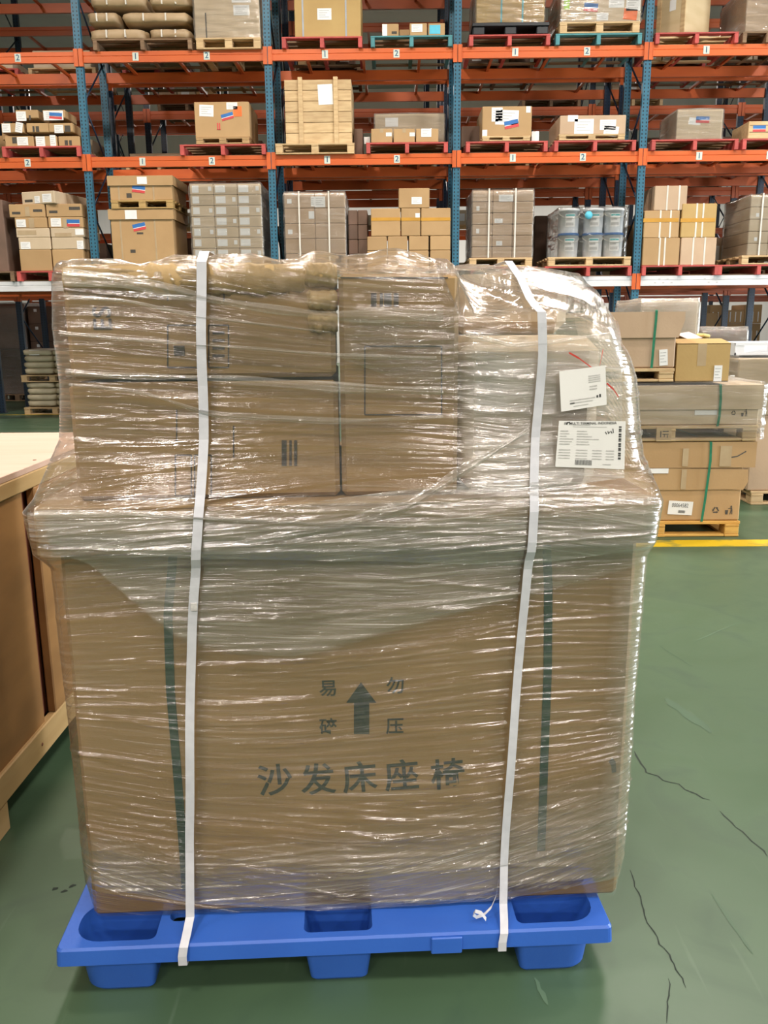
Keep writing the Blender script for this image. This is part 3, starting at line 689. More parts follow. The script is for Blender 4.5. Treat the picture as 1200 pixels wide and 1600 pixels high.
bars(lab1, T, [(0.78, 0.82, 0.72, 0.78), (0.84, 0.88, 0.70, 0.78), (0.2, 0.3, 0.815, 0.85)], 'printed_mark', 'ink')
lab2, T = label_on_film(((870, 656), (973, 657), (971, 731), (864, 727)), 'paper_label', 0.024)
rs = random.Random(4); L1 = []
for k in range(6): L1 += [(0.03, 0.12+0.12*rs.random(), 0.205+0.056*k, 0.225+0.056*k), (0.28, 0.40+0.26*rs.random(), 0.205+0.056*k, 0.225+0.056*k)]
for k in range(4): L1 += [(0.03, 0.20, 0.61+0.06*k, 0.63+0.06*k), (0.28, 0.45, 0.61+0.06*k, 0.63+0.06*k), (0.52, 0.66, 0.61+0.06*k, 0.63+0.06*k), (0.72, 0.84, 0.61+0.06*k, 0.63+0.06*k)]
L1 += [(0.21, 0.47, 0.075, 0.09), (0.21, 0.72, 0.115, 0.125), (0.68, 0.8, 0.9, 0.92)]
bars(lab2, T, L1, 'printed_lines', 'faint_ink')
bars(lab2, T, [(0.28+0.0165*k, 0.289+0.0165*k, 0.83, 0.94) for k in range(15)], 'barcode', 'ink')
bars(lab2, T, [(0.90, 0.94, 0.10+0.05*k, 0.10+0.05*k+[0.03, 0.045, 0.02, 0.04][k % 4]) for k in range(14)], 'barcode', 'ink')
mbk = MB(); mbk.add([T(0.10, 0.075), T(0.12, 0.02), T(0.17, 0.015), T(0.165, 0.04), T(0.135, 0.045), T(0.125, 0.08)], [(5, 4, 3, 2, 1, 0)]); mbk.build('printed_emblem', 'ink', lab2)
me = text_mesh('PT MULTI TERMINAL INDONESIA', 0.0075, 'ink', 0.0001); p = T(0.47, 0.045); put('printed_writing', me, lab2, (p.x, p.y-0.0004, p.z), R90)
mbk = MB()
for (a, b) in (((0.70, 0.22), (0.72, 0.27)), ((0.735, 0.205), (0.75, 0.26)), ((0.75, 0.26), (0.77, 0.21)), ((0.78, 0.2), (0.80, 0.25)), ((0.81, 0.15), (0.82, 0.24))):
    A, B = T(*a), T(*b); n = Vector((0.0009, 0, 0.0003)); mbk.add([A-n, A+n, B+n, B-n], [(0, 1, 2, 3)])
mbk.build('handwriting', 'ink', lab2)
for pts in (((889, 551), (905, 560), (924, 574)), ((942, 546), (940, 558), (937, 571)), ((948, 599), (958, 608), (966, 620))):
    mb = MB(); q = [pv(x, y, 0.085) for x, y in pts]
    for (a, b), w_ in zip(zip(q[:-1], q[1:]), (0.0030, 0.0018)):
        v = float(vF(a[1]))-0.021; mb.ribbon([(a[0], v, a[1]), (b[0], v, b[1])], (w_*0.5, 0, w_), 0.0008)
    mb.build('red_marker_line', 'red_mark', film)

# white straps over everything, hooked under the pallet edge
def white_strap(pts, label, wd, bottom, loop=False):
    rt = tag(empty('strap', PO, PA), label, 'strap', 'white straps around the big load')
    q = [pv(x, y, 0.075) for x, y in pts]
    P = []
    n = 60
    d = np.concatenate([[0], np.cumsum([math.dist(a, b) for a, b in zip(q[:-1], q[1:])])]); t = np.linspace(0, d[-1], n)
    us = np.interp(t, d, [a[0] for a in q]); zs = np.interp(t, d, [a[1] for a in q]); k = np.ones(7)/7
    us = np.convolve(np.pad(us, 3, 'edge'), k, 'valid')
    ut = us[0]
    tp = [(ut, v, float(ztop(np.array(ut), np.array(v)))+0.012) for v in (0.98, 0.8, 0.6, 0.45, 0.3, 0.2, 0.145)]
    fr = [(a, float(vF(b))-0.017-0.005*math.sin(b*14), b) for a, b in zip(us, zs)]
    # below the load the strap runs out to the pallet edge
    zl = fr[-1][2]
    end = [(bottom[0], 0.045, 0.175), (bottom[0], 0.012, 0.155), (bottom[0], -0.011, 0.140), (bottom[0], -0.014, 0.120), (bottom[0], -0.014, 0.098), (bottom[0], 0.004, 0.093), (bottom[0], 0.15, 0.094)]
    end2 = []
    for i, e in enumerate(end): end2.append((fr[-1][0]+(e[0]-fr[-1][0])*min(1, (i+1)/4), e[1], e[2]))
    Q = [Vector(p) for p in tp+fr+end2]
    mb = MB(); vs = []; fs = []
    for i, p in enumerate(Q):
        tg = (Q[min(i+1, len(Q)-1)]-Q[max(i-1, 0)]).normalized()
        nn = tg.cross(Vector((1, 0, 0))).normalized(); wv = Vector((wd/2, 0, 0))
        vs += [p-wv, p+wv, p+wv+nn*0.0014, p-wv+nn*0.0014]
    for i in range(len(Q)-1):
        a, b = 4*i, 4*i+4
        for k_ in range(4): fs.append((a+k_, a+(k_+1) % 4, b+(k_+1) % 4, b+k_))
    mb.add(vs, fs); mb.build('band', 'strap_white', rt)
    if loop:
        mb = MB(); c = pv(775, 1392, 0.05)
        pts_ = [(780, 1380), (776, 1402), (768, 1418), (756, 1428), (744, 1430), (738, 1424), (741, 1417), (750, 1418), (757, 1426)]
        q2 = [pv(x, y, 0.035) for x, y in pts_]
        mb.ribbon([(u, 0.045-0.004*i, z) for i, (u, z) in enumerate(q2)], (0.002, 0.004, 0.006), 0.0008); mb.build('loose_end', 'strap_white', rt)
    else:
        a = pv(303, 949, 0.05); MB().cbox(-0.007, 0.007, -0.002, 0.002, -0.009, 0.009, 0.001).build('dark_mark', 'faint_ink', rt, (a[0], float(vF(a[1]))-0.021, a[1]))
    return rt
white_strap(((313, 408), (313, 480), (313, 560), (318, 650), (317, 760), (313, 850), (303, 950), (298, 1090), (299, 1230), (296, 1330)),
            'white strap on the left, over the kraft-edged carton and down to the pallet', 0.0195, (pv(286, 1490, -0.005)[0],))
white_strap(((846, 488), (852, 515), (848, 590), (838, 680), (829, 770), (822, 870), (812, 1000), (799, 1150), (790, 1290), (786, 1350)),
            'white strap on the right, beside the paper labels, with a loose curled end', 0.0185, (pv(784, 1465, -0.005)[0],), True)

# ------------------------------------------------------------------ generic goods: cartons, pallets, film, straps
def rectY(r, Y):
    a = at_y(r[0], r[3], Y); b = at_y(r[2], r[3], Y); c = at_y((r[0]+r[2])/2, r[1], Y)
    return a.x, b.x, (a.z+b.z)/2, c.z
def strap_ring(par, x, d, h, wd, mat, name='strap', z0=0.0):
    mb = MB(); mb.box(x-wd/2, x+wd/2, -d/2-0.003, -d/2, z0, h+0.003); mb.box(x-wd/2, x+wd/2, -d/2, d/2, h, h+0.003)
    return mb.build(name, mat, par)
def decal(par, kind, x0, x1, z0, z1, d, rot=0.0):
    cx, cz = (x0+x1)/2, (z0+z1)/2; wx, wz = x1-x0, z1-z0; yf = -d/2
    mb = MB(); loc = (cx, yf-0.002, cz); rt = (0, rot, 0)
    if kind in ('white', 'blue', 'orange', 'green', 'plain'):
        mt = {'white': 'paper', 'plain': 'paper', 'blue': 'blue_paper', 'orange': 'orange_paper', 'green': 'green_paper'}[kind]
        mb.box(-wx/2, wx/2, -0.001, 0.002, -wz/2, wz/2)
        if kind == 'white':
            for k in range(4):
                zz = wz*(0.30-0.19*k); mb.box(-wx*0.38, wx*(0.34-0.13*(k % 3)), -0.0016, -0.001, zz-wz*0.03, zz+wz*0.03, 1)
        return mb.build('paper_label' if kind != 'orange' else 'orange_sticker', [mt, 'faint_ink'], par, loc, rt)
    if kind == 'flag':
        mb.box(-wx/2, wx/2, -0.001, 0.002, -wz/2, wz/2)
        mb.box(-wx/2, wx/2, -0.0022, -0.001, -wz*0.02, wz*0.5, 1); mb.box(-wx/2, wx/2, -0.0022, -0.001, -wz*0.5, -wz*0.12, 2)
        return mb.build('striped_sticker', ['paper', 'blue_print', 'red_print'], par, loc, rt)
    if kind == 'print':
        mb.box(-wx/2, wx/2, -0.0004, 0.002, -wz/2, wz/2); return mb.build('printed_mark', 'card_ink', par, loc, rt)
    if kind == 'tape':
        mb.box(-wx/2, wx/2, -0.001, 0.002, -wz/2, wz/2); return mb.build('tape', 'tape', par, loc, rt)
    if kind == 'ytape':
        mb.box(-wx/2, wx/2, -0.002, 0.002, -wz/2, wz/2); return mb.build('yellow_tape', 'yellow_tape', par, loc, rt)
    if kind == 'redmark':
        for s in (-1, 1): mb.box(s*wx*0.25-wx*0.14, s*wx*0.25+wx*0.14, -0.001, 0.002, -wz/2, wz/2)
        mb.box(-wx*0.5, wx*0.5, -0.001, 0.002, -wz*0.5, -wz*0.42)
        return mb.build('red_arrows_mark', 'red_print', par, loc, rt)
def carton_xyz(x0, x1, z0, z1, yf, dep, label, mat='card', group=None, decals=(), straps=(), strap_mat='strap_thin', yaw=0.0, seam=True, tape=False, name='carton', cat='carton', Y=None):
    w_, h_ = x1-x0, z1-z0
    me = cached(('carton', round(w_, 3), round(dep, 3), round(h_, 3), mat), lambda: MB().cbox(-w_/2, w_/2, -dep/2, dep/2, 0, h_, 0.008).mesh(name, mat))
    o = put(name, me, None, ((x0+x1)/2, yf+dep/2, z0), (0, 0, yaw)); tag(o, label, cat, group)
    if tape:
        mb = MB(); mb.box(-0.025, 0.025, -dep/2-0.0015, -dep/2+0.002, h_*0.72, h_+0.001); mb.box(-0.025, 0.025, -dep/2, dep/2, h_-0.001, h_+0.0015); mb.build('tape', 'tape', o)
    if seam:
        MB().box(-w_/2+0.01, w_/2-0.01, -0.003, 0.003, h_-0.002, h_+0.0012).build('flap_seam', 'card_ink', o)
    for dc in decals:
        k, r = dc[0], dc[1:5]; a0, a1, b0, b1 = rectY(r, yf)
        decal(o, k, a0-(x0+x1)/2, a1-(x0+x1)/2, b0-z0, b1-z0, dep, dc[5] if len(dc) > 5 else 0.0)
    for sx in straps:
        a = at_y(sx, 300, yf).x if False else None
        strap_ring(o, sx, dep, h_, 0.022, strap_mat)
    return o
def carton(r, Y, dep, label, zb=None, strap_px=(), **kw):
    x0, x1, z0, z1 = rectY(r, Y)
    if zb is not None: z0 = zb
    cx = (x0+x1)/2
    st = [at_y(q, r[3], Y).x-cx for q in strap_px]
    return carton_xyz(x0, x1, z0, z1, Y, dep, label, straps=st, **kw)
def pallet(x0, x1, yf, dep, z0, label, style='wood', group=None, h=0.142, mats=None):
    w_ = x1-x0
    o = tag(empty('pallet', ((x0+x1)/2, yf+dep/2, z0)), label, 'pallet', group)
    def P(nm, key, fn, mat, loc): put(nm, cached(('pal', nm, key, mat, round(w_, 2), round(dep, 2), round(h, 3)), lambda: fn().mesh(nm, mat)), o, loc)
    if style == 'block':
        a, b = mats or ('wood', 'wood')
        for k in range(5):
            y = -dep/2+0.06+(dep-0.12)*k/4
            P('deck_board', 'd', lambda: MB().cbox(-w_/2, w_/2, -0.055, 0.055, 0, 0.022, 0.003), a, (0, y, h-0.022))
        for i in (-1, 0, 1):
            P('bottom_board', 'b', lambda: MB().cbox(-0.05, 0.05, -dep/2, dep/2, 0, 0.018, 0.003), b, (i*(w_/2-0.055), 0, 0))
            P('stringer_board', 's', lambda: MB().cbox(-0.05, 0.05, -dep/2+0.002, dep/2-0.002, 0, 0.018, 0.003), b, (i*(w_/2-0.055), 0, h-0.040))
            for j in (-1, 0, 1):
                P('block', 'k', lambda: MB().cbox(-0.05, 0.05, -0.055, 0.055, 0, h-0.058, 0.004), b, (i*(w_/2-0.055), j*(dep/2-0.06), 0.018))
        P('bottom_board', 'f', lambda: MB().cbox(-w_/2+0.106, w_/2-0.106, -0.045, 0.045, 0, 0.018, 0.003), a, (0, -dep/2+0.048, 0.0005)) if w_ > 0.3 else None
    else:
        a, b = mats or ('red_paint', 'wood_old')
        for i in (-1, 0, 1):
            P('stringer', 's', lambda: MB().cbox(-0.028, 0.028, -dep/2, dep/2, 0, h-0.022, 0.004), a, (i*(w_/2-0.03), 0, 0))
        for k in range(6):
            y = -dep/2+0.055+(dep-0.11)*k/5
            P('deck_board', 'd%d' % (k == 0), lambda: MB().cbox(-w_/2, w_/2, -0.05, 0.05, 0, 0.021, 0.003), a if k == 0 else b, (0, y, h-0.0215))
        for k in range(3):
            y = -dep/2+0.16+(dep-0.32)*k/2
            P('bottom_board', 'b', lambda: MB().cbox(-w_/2+0.06, w_/2-0.06, -0.05, 0.05, 0, 0.018, 0.003), b, (0, y, 0.001))
    return o
def far_film(x0, x1, z0, z1, yf, dep, label, group=None, seed=0, mat='film_far', g=0.014):
    """film round a whole load: sides with wrinkles, closed top"""
    rs = np.random.RandomState(seed+50); nx, nz = 26, 22
    ring = []
    X0, X1, Y0, Y1 = x0-g, x1+g, yf-g, yf+dep+g
    for k in range(nx): ring.append((X0+(X1-X0)*k/nx, Y0))
    for k in range(12): ring.append((X1, Y0+(Y1-Y0)*k/12))
    for k in range(nx): ring.append((X1-(X1-X0)*k/nx, Y1))
    for k in range(13): ring.append((X0, Y1-(Y1-Y0)*k/12))
    ring = np.array(ring); cx, cy = (x0+x1)/2, (yf+Y1)/2
    rowsU, rowsV, rowsZ = [], [], []
    d = np.concatenate([[0], np.cumsum(np.hypot(*np.diff(ring, axis=0).T))])
    n = len(ring)
    for j in range(nz+1):
        t = j/nz; z = z0+(z1+g-z0)*t
        wob = 0.004*np.sin(d*9+j*1.3+seed)+0.003*rs.randn(n); wob[-1] = wob[0]
        s = 1-(0.03 if j == nz else 0.0)
        rowsU.append(cx+(ring[:, 0]-cx)*s*(1+wob)); rowsV.append(cy+(ring[:, 1]-cy)*s*(1+wob)); rowsZ.append(np.full(n, z)+0.004*np.sin(d*6+seed)*t)
    for s in (0.8, 0.5, 0.2, 0.01):
        rowsU.append(cx+(ring[:, 0]-cx)*s); rowsV.append(cy+(ring[:, 1]-cy)*s); rowsZ.append(np.full(n, z1+g*0.8)+0.006*np.sin(ring[:, 0]*13+s*9))
    U_, V_, Z_ = map(np.array, (rowsU, rowsV, rowsZ))
    ox, oy = cx, cy
    uv_ = np.stack([np.broadcast_to(d, U_.shape)+seed*1.7, Z_+seed*0.3], -1)
    o = grid_mesh('stretch_film', U_-ox, V_-oy, Z_-z0, mat, uv_, None); o.location = (ox, oy, z0)
    return tag(o, label, 'stretch film', group)
def band_strap(x, yf, dep, z0, z1, label, mat='strap_thin', wd=0.022, group=None, g=0.018):
    mb = MB(); mb.box(-wd/2, wd/2, -dep/2-g-0.003, -dep/2-g, 0, z1-z0+g); mb.box(-wd/2, wd/2, -dep/2-g, dep/2+g, z1-z0+g, z1-z0+g+0.003); mb.box(-wd/2, wd/2, dep/2+g, dep/2+g+0.003, 0, z1-z0+g)
    o = mb.build('strap', mat, None, (x, yf+dep/2, z0)); return tag(o, label, 'strap', group)

# ------------------------------------------------------------------ storage racks
D = 12.83
ZT, ZM, ZL_ = at_y(565, 77, D).z, at_y(565, 241.7, D).z, at_y(1100, 430.5, D).z
ZU = ZT + 1.38
BH = 0.14
XP = [-4.322+2.6315*i for i in range(-3, 8)]
def beam_mesh(mat, plate=None):
    L_ = 2.6315-0.10
    poly = [(-0.025, 0), (0.025, 0), (0.025, BH), (-0.025, BH), (-0.025, BH*0.62), (-0.019, BH*0.585), (-0.019, BH*0.55), (-0.025, BH*0.52)]
    return cached(('beam', mat), lambda: MB().prismx(poly[::-1], -L_/2, L_/2).mesh('beam', mat))
def conn_mesh(side):
    mb = MB(); mb.box(-0.028, 0.028, -0.030, 0.018, -0.05, BH+0.035); mb.box(-0.030 if side > 0 else 0.022, -0.022 if side > 0 else 0.030, -0.034, -0.030, -0.05, BH+0.035)
    return cached(('conn', side), lambda: mb.mesh('beam_connector', 'orange_beam'))
def post_mesh(H, paint='post'):
    def f():
        mb = MB(); w_, d_, t = 0.050, 0.035, 0.004
        mb.box(-w_, w_, -d_, -d_+t, 0, H); mb.box(-w_, -w_+t, -d_+t, d_, 0, H); mb.box(w_-t, w_, -d_+t, d_, 0, H)
        mb.box(-w_+t, -w_+0.02, d_-t, d_, 0, H); mb.box(w_-0.02, w_-t, d_-t, d_, 0, H); return mb.mesh('upright_post', paint)
    return cached(('post', H, paint), f)
def rack(yf, dep, label, bays, levels, white_low=False, numbers=None, H=7.6, paint='post_shaded'):
    rt = tag(empty('pallet_rack', (0, yf, 0)), label, 'rack', 'pallet racks standing back to back')
    for i in range(bays[0], bays[1]+2):
        x = XP[i]
        for y in (0.0, dep):
            p = put('upright_post', post_mesh(H, paint), rt, (x, y, 0))
            MB().box(-0.07, 0.07, -0.06, 0.06, 0, 0.008).build('foot_plate', paint, p)
        zz = 0.25; s = 0
        while zz < H-0.6:
            a, b = (0.03, dep-0.03) if s == 0 else (dep-0.03, 0.03)
            MB().tube([(x, a, zz), (x, b, zz+0.72)], 0.014, 6).build('brace', 'post_shaded', rt); zz += 0.72; s ^= 1
    for b in range(bays[0], bays[1]+1):
        xc = (XP[b]+XP[b+1])/2
        for li, z in enumerate(levels):
            for y, fr in ((-0.012, True), (dep+0.012, False)):
                wl = white_low and li == 0 and fr
                o = put('beam', beam_mesh('white_beam' if wl else 'orange_beam'), rt, (xc, y, z-BH))
                if not fr: o.rotation_euler = (0, 0, math.pi)
                if fr:
                    for sd in (-1, 1): put('beam_connector', conn_mesh(sd), o, (sd*(2.6315/2-0.033), -0.012, 0))
                if wl:
                    mb = MB()
                    for k in range(9):
                        q = -1.05+0.06*k+(0.42 if k > 4 else 0); mb.box(q, q+0.028, -0.0262, -0.025, 0.085 if k % 2 else 0.035, 0.10 if k % 2 else 0.05)
                    mb.build('printed_mark', 'faint_ink', o)
                if fr and numbers and li > 0:
                    for k, off in ((1, -0.52), (2, 0.47)):
                        pl = MB().box(-0.042, 0.042, -0.003, 0, 0, 0.105).build('number_plate', 'plate', o, (off, -0.026, 0.018))
                        me = cached(('num', k), lambda: text_mesh(str(k), 0.105, 'plate_ink', 0.0015))
                        # figure and plate are one printed piece
                        bm = bmesh.new(); bm.from_mesh(pl.data); bm2 = me.copy(); bm2.transform(Matrix.Translation((0, -0.0036, 0.052)) @ Matrix.Rotation(math.pi/2, 4, 'X'))
                        nfaces = len(bm.faces); bm.from_mesh(bm2); bm.faces.ensure_lookup_table()
                        for f_ in bm.faces[nfaces:]: f_.material_index = 1
                        nm = bpy.data.meshes.new('number_plate'); bm.to_mesh(nm); bm.free(); nm.materials.append(M['plate']); nm.materials.append(M['plate_ink']); pl.data = nm
            if li > 0 or not white_low or True:
                for q in (-0.8, 0.0, 0.8):
                    put('cross_bar', cached(('cb', dep), lambda: MB().box(-0.02, 0.02, 0.02, dep-0.02, 0, 0.03).mesh('cross_bar', 'orange_beam')), rt, (xc+q, 0, z-0.045))
    return rt
r1 = rack(D, 1.0, 'front orange and blue pallet rack with numbered beams and a white lower beam', (1, 8), [ZL_, ZM, ZT, ZU], True, True, paint='post')
MB().box(-0.045, 0.045, -0.038, -0.0352, 1.66, 1.78).build('yellow_label', 'yellow_tape', r1, (XP[6], 0, 0))
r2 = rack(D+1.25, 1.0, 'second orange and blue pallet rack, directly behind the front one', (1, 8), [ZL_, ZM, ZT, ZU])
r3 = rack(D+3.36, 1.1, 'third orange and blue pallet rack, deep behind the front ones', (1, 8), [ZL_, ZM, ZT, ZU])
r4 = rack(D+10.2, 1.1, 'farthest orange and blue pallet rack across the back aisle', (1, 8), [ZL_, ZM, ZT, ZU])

# ------------------------------------------------------------------ goods on the front rack
YP, YC = D-0.09, D-0.05            # front of the pallets, front of the loads
ROW = {'T': ZT, 'M': ZM, 'L': ZL_}
PH = 0.142
def rp(x0, x1, y, lv, label, style='stringer', mats=None, z=None, h=PH, dep=1.05, Y=None):
    Y = Y or YP
    a = at_y(x0, y, Y).x; b = at_y(x1, y, Y).x
    return pallet(a, b, Y, dep, (ROW[lv]+0.001 if z is None else z), label, style, 'pallets on the front rack', h, mats)
TEAL = ('teal_paint', 'wood_old'); OLD = ('wood_old', 'wood_old'); PALE = ('wood', 'wood')
DK = PH+0.002
# ---- upper level
rp(145, 300, 76, 'T', 'weathered brown pallet under the bulging brown packs, upper beam', mats=('wood_old', 'wood_old'))
def pack(r, Y, dep, label, seed, zb=None):
    x0, x1, z0, z1 = rectY(r, Y)
    if zb is not None: z0 = zb
    w_, h_ = (x1-x0)/2, (z1-z0)/2; n, mrow = 20, 10; rs = np.random.RandomState(seed); vs = []; fs = []
    se = lambda c, e: math.copysign(abs(c)**e, c)
    for j in range(mrow+1):
        ph_ = -math.pi/2+math.pi*j/mrow
        for i in range(n):
            th = 2*math.pi*i/n; k = 1+0.025*rs.randn()
            vs.append((w_*se(math.cos(ph_), .25)*se(math.cos(th), .28)*k, dep/2*se(math.cos(ph_), .25)*se(math.sin(th), .28)*k, h_+h_*se(math.sin(ph_), .45)))
    for j in range(mrow):
        for i in range(n): fs.append((j*n+i, j*n+(i+1) % n, (j+1)*n+(i+1) % n, (j+1)*n+i))
    o = MB().add(vs, fs, 0, True).build('kraft_pack', 'kraft_pack', None, ((x0+x1)/2, Y+dep/2, z0))
    tag(o, label, 'package', 'bulging brown packs')
    for q in (-0.35, 0.3):
        mb = MB(); e = 0.004
        mb.box(w_*q*2*0.5-0.009, w_*q+0.009, -dep/2-0.006, -dep/2+0.03, h_*0.35, h_*1.65); mb.build('tie_band', 'strap_thin', o)
    return o
M['kraft_pack'] = mk('brown_kraft_wrap', (0.42, 0.295, 0.165), 0.55, (0.35, 0.24, 0.13), 4, bump=0.35, bscale=10, tint=0.06)
zb = ZT+DK
k1 = [((138, 43, 229, 69), 'left pack'), ((232, 43, 300, 69), 'right pack')]
zpk = zb
for (ya, yb, lst) in ((43, 69, ((138, 228, 'left end'), (232, 298, 'right end'))), (17, 43, ((136, 185, 'left end'), (190, 297, 'right end'))), (-9, 17, ((138, 229, 'left end'), (232, 298, 'right end')))):
    hh = at_y(200, ya, YC).z-at_y(200, yb, YC).z
    for (xa, xb, nm) in lst:
        x0, x1 = at_y(xa, yb, YC).x, at_y(xb, yb, YC).x
        o = pack((xa, ya, xb, yb), YC, 0.98, 'bulging brown kraft pack on the weathered pallet, %s of the %s row' % (nm, {43: 'bottom', 17: 'middle', -9: 'top'}[ya]), int(xa+ya), zpk+0.001)
        o.scale.z = 1.0
    zpk += hh-0.002
rp(306, 408, 76, 'T', 'pale wooden pallet under the film-wrapped load beside the brown packs', 'block', PALE)
x0, x1, _, z1 = rectY((306, -20, 407, 70), YC)
carton((306, -20, 407, 70), YC, 0.95, 'grey brown carton in shiny film on the pale pallet, right of the brown packs', zb, mat='card_grey', decals=(('white', 365, 8, 390, 24), ('white', 362, -12, 392, 4), ('print', 322, 20, 324, 60)))
far_film(x0, x1, zb, z1, YC, 0.95, 'shiny stretch film on the grey brown load right of the brown packs', seed=1)
rp(440, 566, 70, 'T', 'red pallet under the large golden brown carton with two grey straps')
carton((461, -28, 564, 62), YC, 0.95, 'large golden brown carton with two grey straps and a white label', zb, mat='card_gold', decals=(('white', 496, 13, 518, 31),), strap_px=(474, 541), strap_mat='strap_grey')
rp(579, 707, 67, 'T', 'teal pallet carrying three small cartons on the upper beam', mats=TEAL)
carton((597, 37, 623, 58), YC, 0.3, 'small brown carton with a white side label, left one on the teal pallet', zb, decals=(('plain', 597.5, 38, 605, 57), ('print', 612, 49, 620, 53)))
carton((624, 46, 640, 58), YC+0.35, 0.3, 'low brown carton set back between the small cartons on the teal pallet', zb)
carton((640, 36, 667, 58), YC, 0.3, 'small brown carton with a big white label, middle one on the teal pallet', zb, decals=(('white', 643, 38, 660, 50),))
carton((669, 36, 695, 58), YC, 0.3, 'small brown carton with a light blue label on the teal pallet', zb, decals=(('blue', 671, 39, 688, 53),))
rp(733, 860, 66, 'T', 'red pallet under the black plastic pallet, upper beam')
xa, xb = at_y(738, 58, YP).x, at_y(858, 58, YP).x
o = tag(empty('plastic_pallet', ((xa+xb)/2, YP+0.5, zb+0.001)), 'black plastic pallet under the golden carton with cyan straps', 'pallet')
MB().cbox(-(xb-xa)/2, (xb-xa)/2, -0.5, 0.5, 0.10, 0.145, 0.006).build('deck', 'black_plastic', o)
for i in (-1, 0, 1):
    for j in (-1, 0, 1): MB().cbox(-0.08, 0.08, -0.08, 0.08, 0, 0.101, 0.01).build('foot', 'black_plastic', o, (i*((xb-xa)/2-0.09), j*0.4, 0))
carton((744, -28, 850, 42), YC, 0.95, 'golden brown carton in film with two cyan straps on the black pallet', zb+0.148, mat='card_gold', strap_px=(783, 816), strap_mat='strap_blue')
x0, x1, _, z1 = rectY((744, -28, 850, 42), YC); far_film(x0, x1, zb+0.148, z1, YC, 0.95, 'stretch film on the golden carton that stands on the black pallet', seed=2)
rp(868, 1003, 66, 'T', 'teal pallet at the right, under the load with the orange sticker', mats=TEAL)
rp(874, 1000, 50, 'T', 'pale wooden pallet on the teal pallet, under the load with the orange sticker', 'block', PALE, z=zb+0.001)
z2 = zb+PH+0.003
carton((876, -28, 1000, 43), YC, 0.95, 'grey brown carton with striped and orange stickers and lime paper', z2, mat='card_grey', decals=(('flag', 912, 5, 934, 18, 0.08), ('white', 932, 20, 950, 32), ('orange', 974, 14, 995, 31, 0.1), ('white', 978, -4, 1000, 17), ('white', 951, -8, 975, 12), ('green', 881, -6, 890, 15)))
x0, x1, _, z1 = rectY((876, -28, 1000, 43), YC); far_film(x0, x1, z2, z1, YC, 0.95, 'stretch film on the load with the orange and striped stickers', seed=3)
rp(1024, 1154, 64, 'T', 'orange-edged weathered pallet under the plywood crate at the upper right', mats=('orange_wood', 'wood_old') if False else ('red_paint', 'wood'))
# plywood crate turned on its pallet
a = at_y(1040, 54, YC); b = at_y(1118, 54, YC)
cr = tag(empty('wooden_crate', ((a.x+b.x)/2+0.02, YC+0.42, zb), math.radians(-52)), 'pale plywood crate standing turned on the pallet at the upper right', 'crate')
cw, cd, ch = 0.46, 0.58, 0.66
MB().cbox(-cw/2, cw/2, -cd/2, cd/2, 0, ch, 0.004).build('plywood_body', 'ply_pale', cr)
for sx in (-1, 1):
    MB().cbox(-0.035, 0.035, -0.012, 0, 0, ch, 0.003).build('batten', 'wood', cr, (sx*(cw/2-0.035), -cd/2, 0))
    MB().cbox(-0.012, 0, -0.035, 0.035, 0, ch, 0.003).build('batten', 'wood', cr, (-cw/2, sx*(cd/2-0.035), 0))
MB().cbox(-0.012, 0, -cd/2+0.07, cd/2-0.07, 0, 0.05, 0.003).build('batten', 'wood', cr, (-cw/2, 0, 0.47))
MB().box(-0.05, 0.05, -0.003, 0, -0.07, 0.07).build('paper_label', 'paper', cr, (0.02, -cd/2, 0.42))
MB().box(-0.05, 0.05, -0.003, 0, -0.04, 0.04).build('red_sticker', 'red_print', cr, (-0.02, -cd/2, 0.60))
rp(1160, 1240, 66, 'T', 'weathered pallet at the right end of the upper beam', mats=OLD)
carton((1164, -25, 1245, 50), YC, 0.95, 'grey pink carton in film cut off at the right end of the upper beam', zb, mat='card_pink')
x0, x1, _, z1 = rectY((1164, -25, 1245, 50), YC); far_film(x0, x1, zb, z1, YC, 0.95, 'stretch film on the pink carton at the right end of the upper beam', seed=4)
# ---- middle level
zb = ZM+DK
rp(3, 126, 240, 'M', 'red pallet under the heap of small labelled cartons, at the left')
SC = 'small labelled cartons on the left red pallet'
hs = at_y(60, 210, YC).z-at_y(60, 232, YC).z
rows = ((0, ((9, 54, (('print', 20, 214, 27, 224), ('white', 28, 214, 45, 227))), (56, 90, (('white', 57, 213, 71, 229), ('white', 79, 211, 88, 228))), (92, 125, (('print', 101, 219, 106, 227), ('print', 108, 219, 112, 227))))),
        (1, ((3, 38, (('white', 4, 193, 17, 207), ('white', 25, 191, 36, 207, 0.2))), (42, 76, (('print', 51, 197, 54, 206), ('print', 56, 197, 61, 206))), (77, 115, (('white', 86, 195, 100, 208), ('print', 102, 196, 111, 206))))),
        (2, ((25, 60, (('white', 26, 174, 41, 189), ('print', 45, 180, 48, 188))), (68, 103, (('white', 69, 173, 100, 188), ('flag', 78, 176, 98, 186, 0.08))))))
NM = {(0, 0): 'bottom left', (0, 1): 'bottom middle', (0, 2): 'bottom right', (1, 0): 'middle row left', (1, 1): 'centre', (1, 2): 'middle row right', (2, 0): 'top left', (2, 1): 'top right, striped sticker'}
for (rw, lst) in rows:
    for ci, (xa, xb, dc) in enumerate(lst):
        yb = 232-20.5*rw
        for dp in (0, 1):
            if dp and rw == 2: continue
            carton((xa, yb-19.6, xb, yb), YC+dp*0.47, 0.44, 'small labelled carton in the left heap, %s, %s' % (NM[rw, ci], 'front' if dp == 0 else 'rear'), zb+rw*hs, mat='card', group=SC, decals=dc if dp == 0 else (), tape=False, yaw=0.02*((ci+rw) % 3-1))
